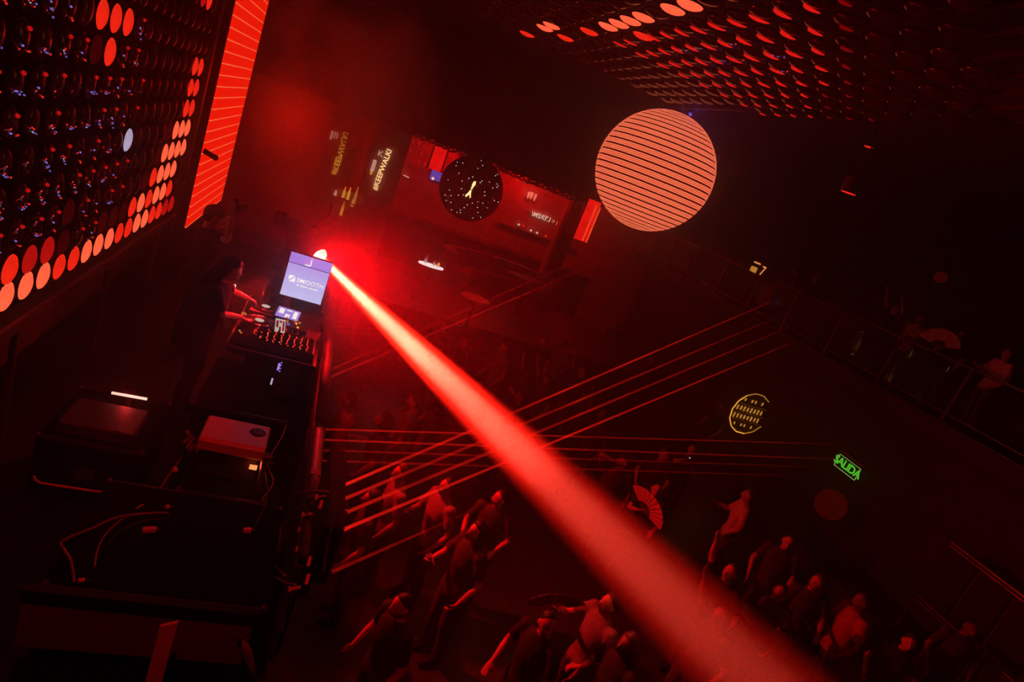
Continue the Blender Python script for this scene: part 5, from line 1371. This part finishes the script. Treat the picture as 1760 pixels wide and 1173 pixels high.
# --- gallery guests on the right
GA = [
    ((1538, 536), 80, 'both', 'crop', 'cloth_black', 'gallery guest with both arms raised at the rail', {}),
    ((1578, 556), 95, 'cross', 'crop', 'cloth_camo', 'gallery guest in a black and white patterned shirt', dict(cut='long')),
    ((1646, 588), 100, 'hold', 'long', 'cloth_black', 'long-haired gallery guest holding a large fan', dict(fem=True)),
    ((1724, 622), 70, 'hold', 'crop', 'cloth_white', 'gallery guest in a white shirt at the right edge', dict(cut='long')),
    ((1398, 486), 90, 'look_l', 'crop', 'cloth_dark', 'gallery guest standing alone nearest the display', {}),
    ((1350, 500), 80, 'lean', 'short', 'cloth_dark', 'gallery guest leaning on the rail by the display', {}),
]
GI = []
for i, (hp, yaw, pose, hair, sh, lab, kw) in enumerate(GA):
    kw = dict(kw); p = P(*hp, X=11.15)
    r = body_meshes(pose, hair, .0125, kw.get('fem', False), kw.get('cut', 'tee'))
    Rz = Matrix.Rotation(R(yaw), 3, 'Z'); H = min(1.86, max(1.55, (p.z - 3.7) / r['info']['head'].z * 1.72))
    o3 = p - Rz @ (r['info']['head'] * (H / 1.72))
    GI.append(person(lab, yaw, pose, hair, at=(o3.x, o3.y, 3.7), H=H, shirt=sh, skin=('skin', 'skin_tan')[i % 2], group='guests on the gallery', **kw))
t, W, inf, Rz = GI[2]
hand_fan(W(inf['rh']), Vector((0, .1, 1)), (-1, -.6, .2), 'large open fan held on the gallery', .34)
p = W(inf['lh']); ph = thing('phone', p, 'small bluish lit phone in the hand of the gallery fan holder', 'phone')
MB().box(p + Vector((-.02, 0, .04)), (.012, .07, .14), Rz, bev=.004).build('case', 'black', ph)
MB().box(p + Vector((-.03, 0, .05)), (.006, .05, .09), Rz).build('display', 'e_disc_white', ph)

# ------------------------------------------------------------------ haze
def vol(name, lo, hi, dens, aniso, label, noise=None, nlo=.42):
    c = (Vector(lo) + Vector(hi)) / 2; sz = Vector(hi) - Vector(lo)
    m, nt, out = _nodes(name + '_volume')
    v = nt.nodes.new('ShaderNodeVolumeScatter'); v.inputs['Density'].default_value = dens; v.inputs['Anisotropy'].default_value = aniso
    v.inputs['Color'].default_value = (1, 1, 1, 1); nt.links.new(v.outputs[0], out.inputs['Volume'])
    if noise:
        tc = nt.nodes.new('ShaderNodeTexCoord'); n = nt.nodes.new('ShaderNodeTexNoise'); n.inputs['Scale'].default_value = noise; n.inputs['Detail'].default_value = 2.0
        nt.links.new(tc.outputs['Object'], n.inputs['Vector'])
        g = nt.nodes.new('ShaderNodeTexGradient'); g.gradient_type = 'SPHERICAL'
        mp = nt.nodes.new('ShaderNodeMapping'); mp.inputs['Scale'].default_value = (2 / sz.x, 2 / sz.y, 2 / sz.z)
        nt.links.new(tc.outputs['Object'], mp.inputs[0]); nt.links.new(mp.outputs[0], g.inputs[0])
        mr = nt.nodes.new('ShaderNodeMapRange'); mr.inputs['From Min'].default_value = nlo; mr.inputs['From Max'].default_value = .68; mr.inputs['To Max'].default_value = dens * 2
        nt.links.new(n.outputs['Fac'], mr.inputs['Value'])
        mu = nt.nodes.new('ShaderNodeMath'); mu.operation = 'MULTIPLY'; nt.links.new(mr.outputs[0], mu.inputs[0]); nt.links.new(g.outputs['Fac'], mu.inputs[1])
        nt.links.new(mu.outputs[0], v.inputs['Density'])
    else: m.cycles.homogeneous_volume = True
    b = MB()
    b.box((0, 0, 0), sz)
    o = bpy.data.objects.new(name, b.mesh(name)); o.location = c; COL.objects.link(o); o.data.materials.append(m)
    return tag(o, label, 'haze', None, 'stuff')
vol('haze', (-2.35, -3.0, 0.02), (13.5, 21.4, 7.38), .022, .855, 'thin red-lit haze filling the whole club')
vol('smoke_cloud', (-1.7, 8.8, 2.4), (1.6, 15.5, 7.3), .9, .1, 'billowing red-lit smoke cloud beside the LED screen column', noise=.75)
_c = HEAD + BDIR * 1.35
vol('smoke_cloud', _c - Vector((2.5, 2.1, 1.7)), _c + Vector((2.5, 2.1, 1.7)), .055, .8, 'drifting smoke around the bright first half of the big beam', noise=1.6, nlo=.22)
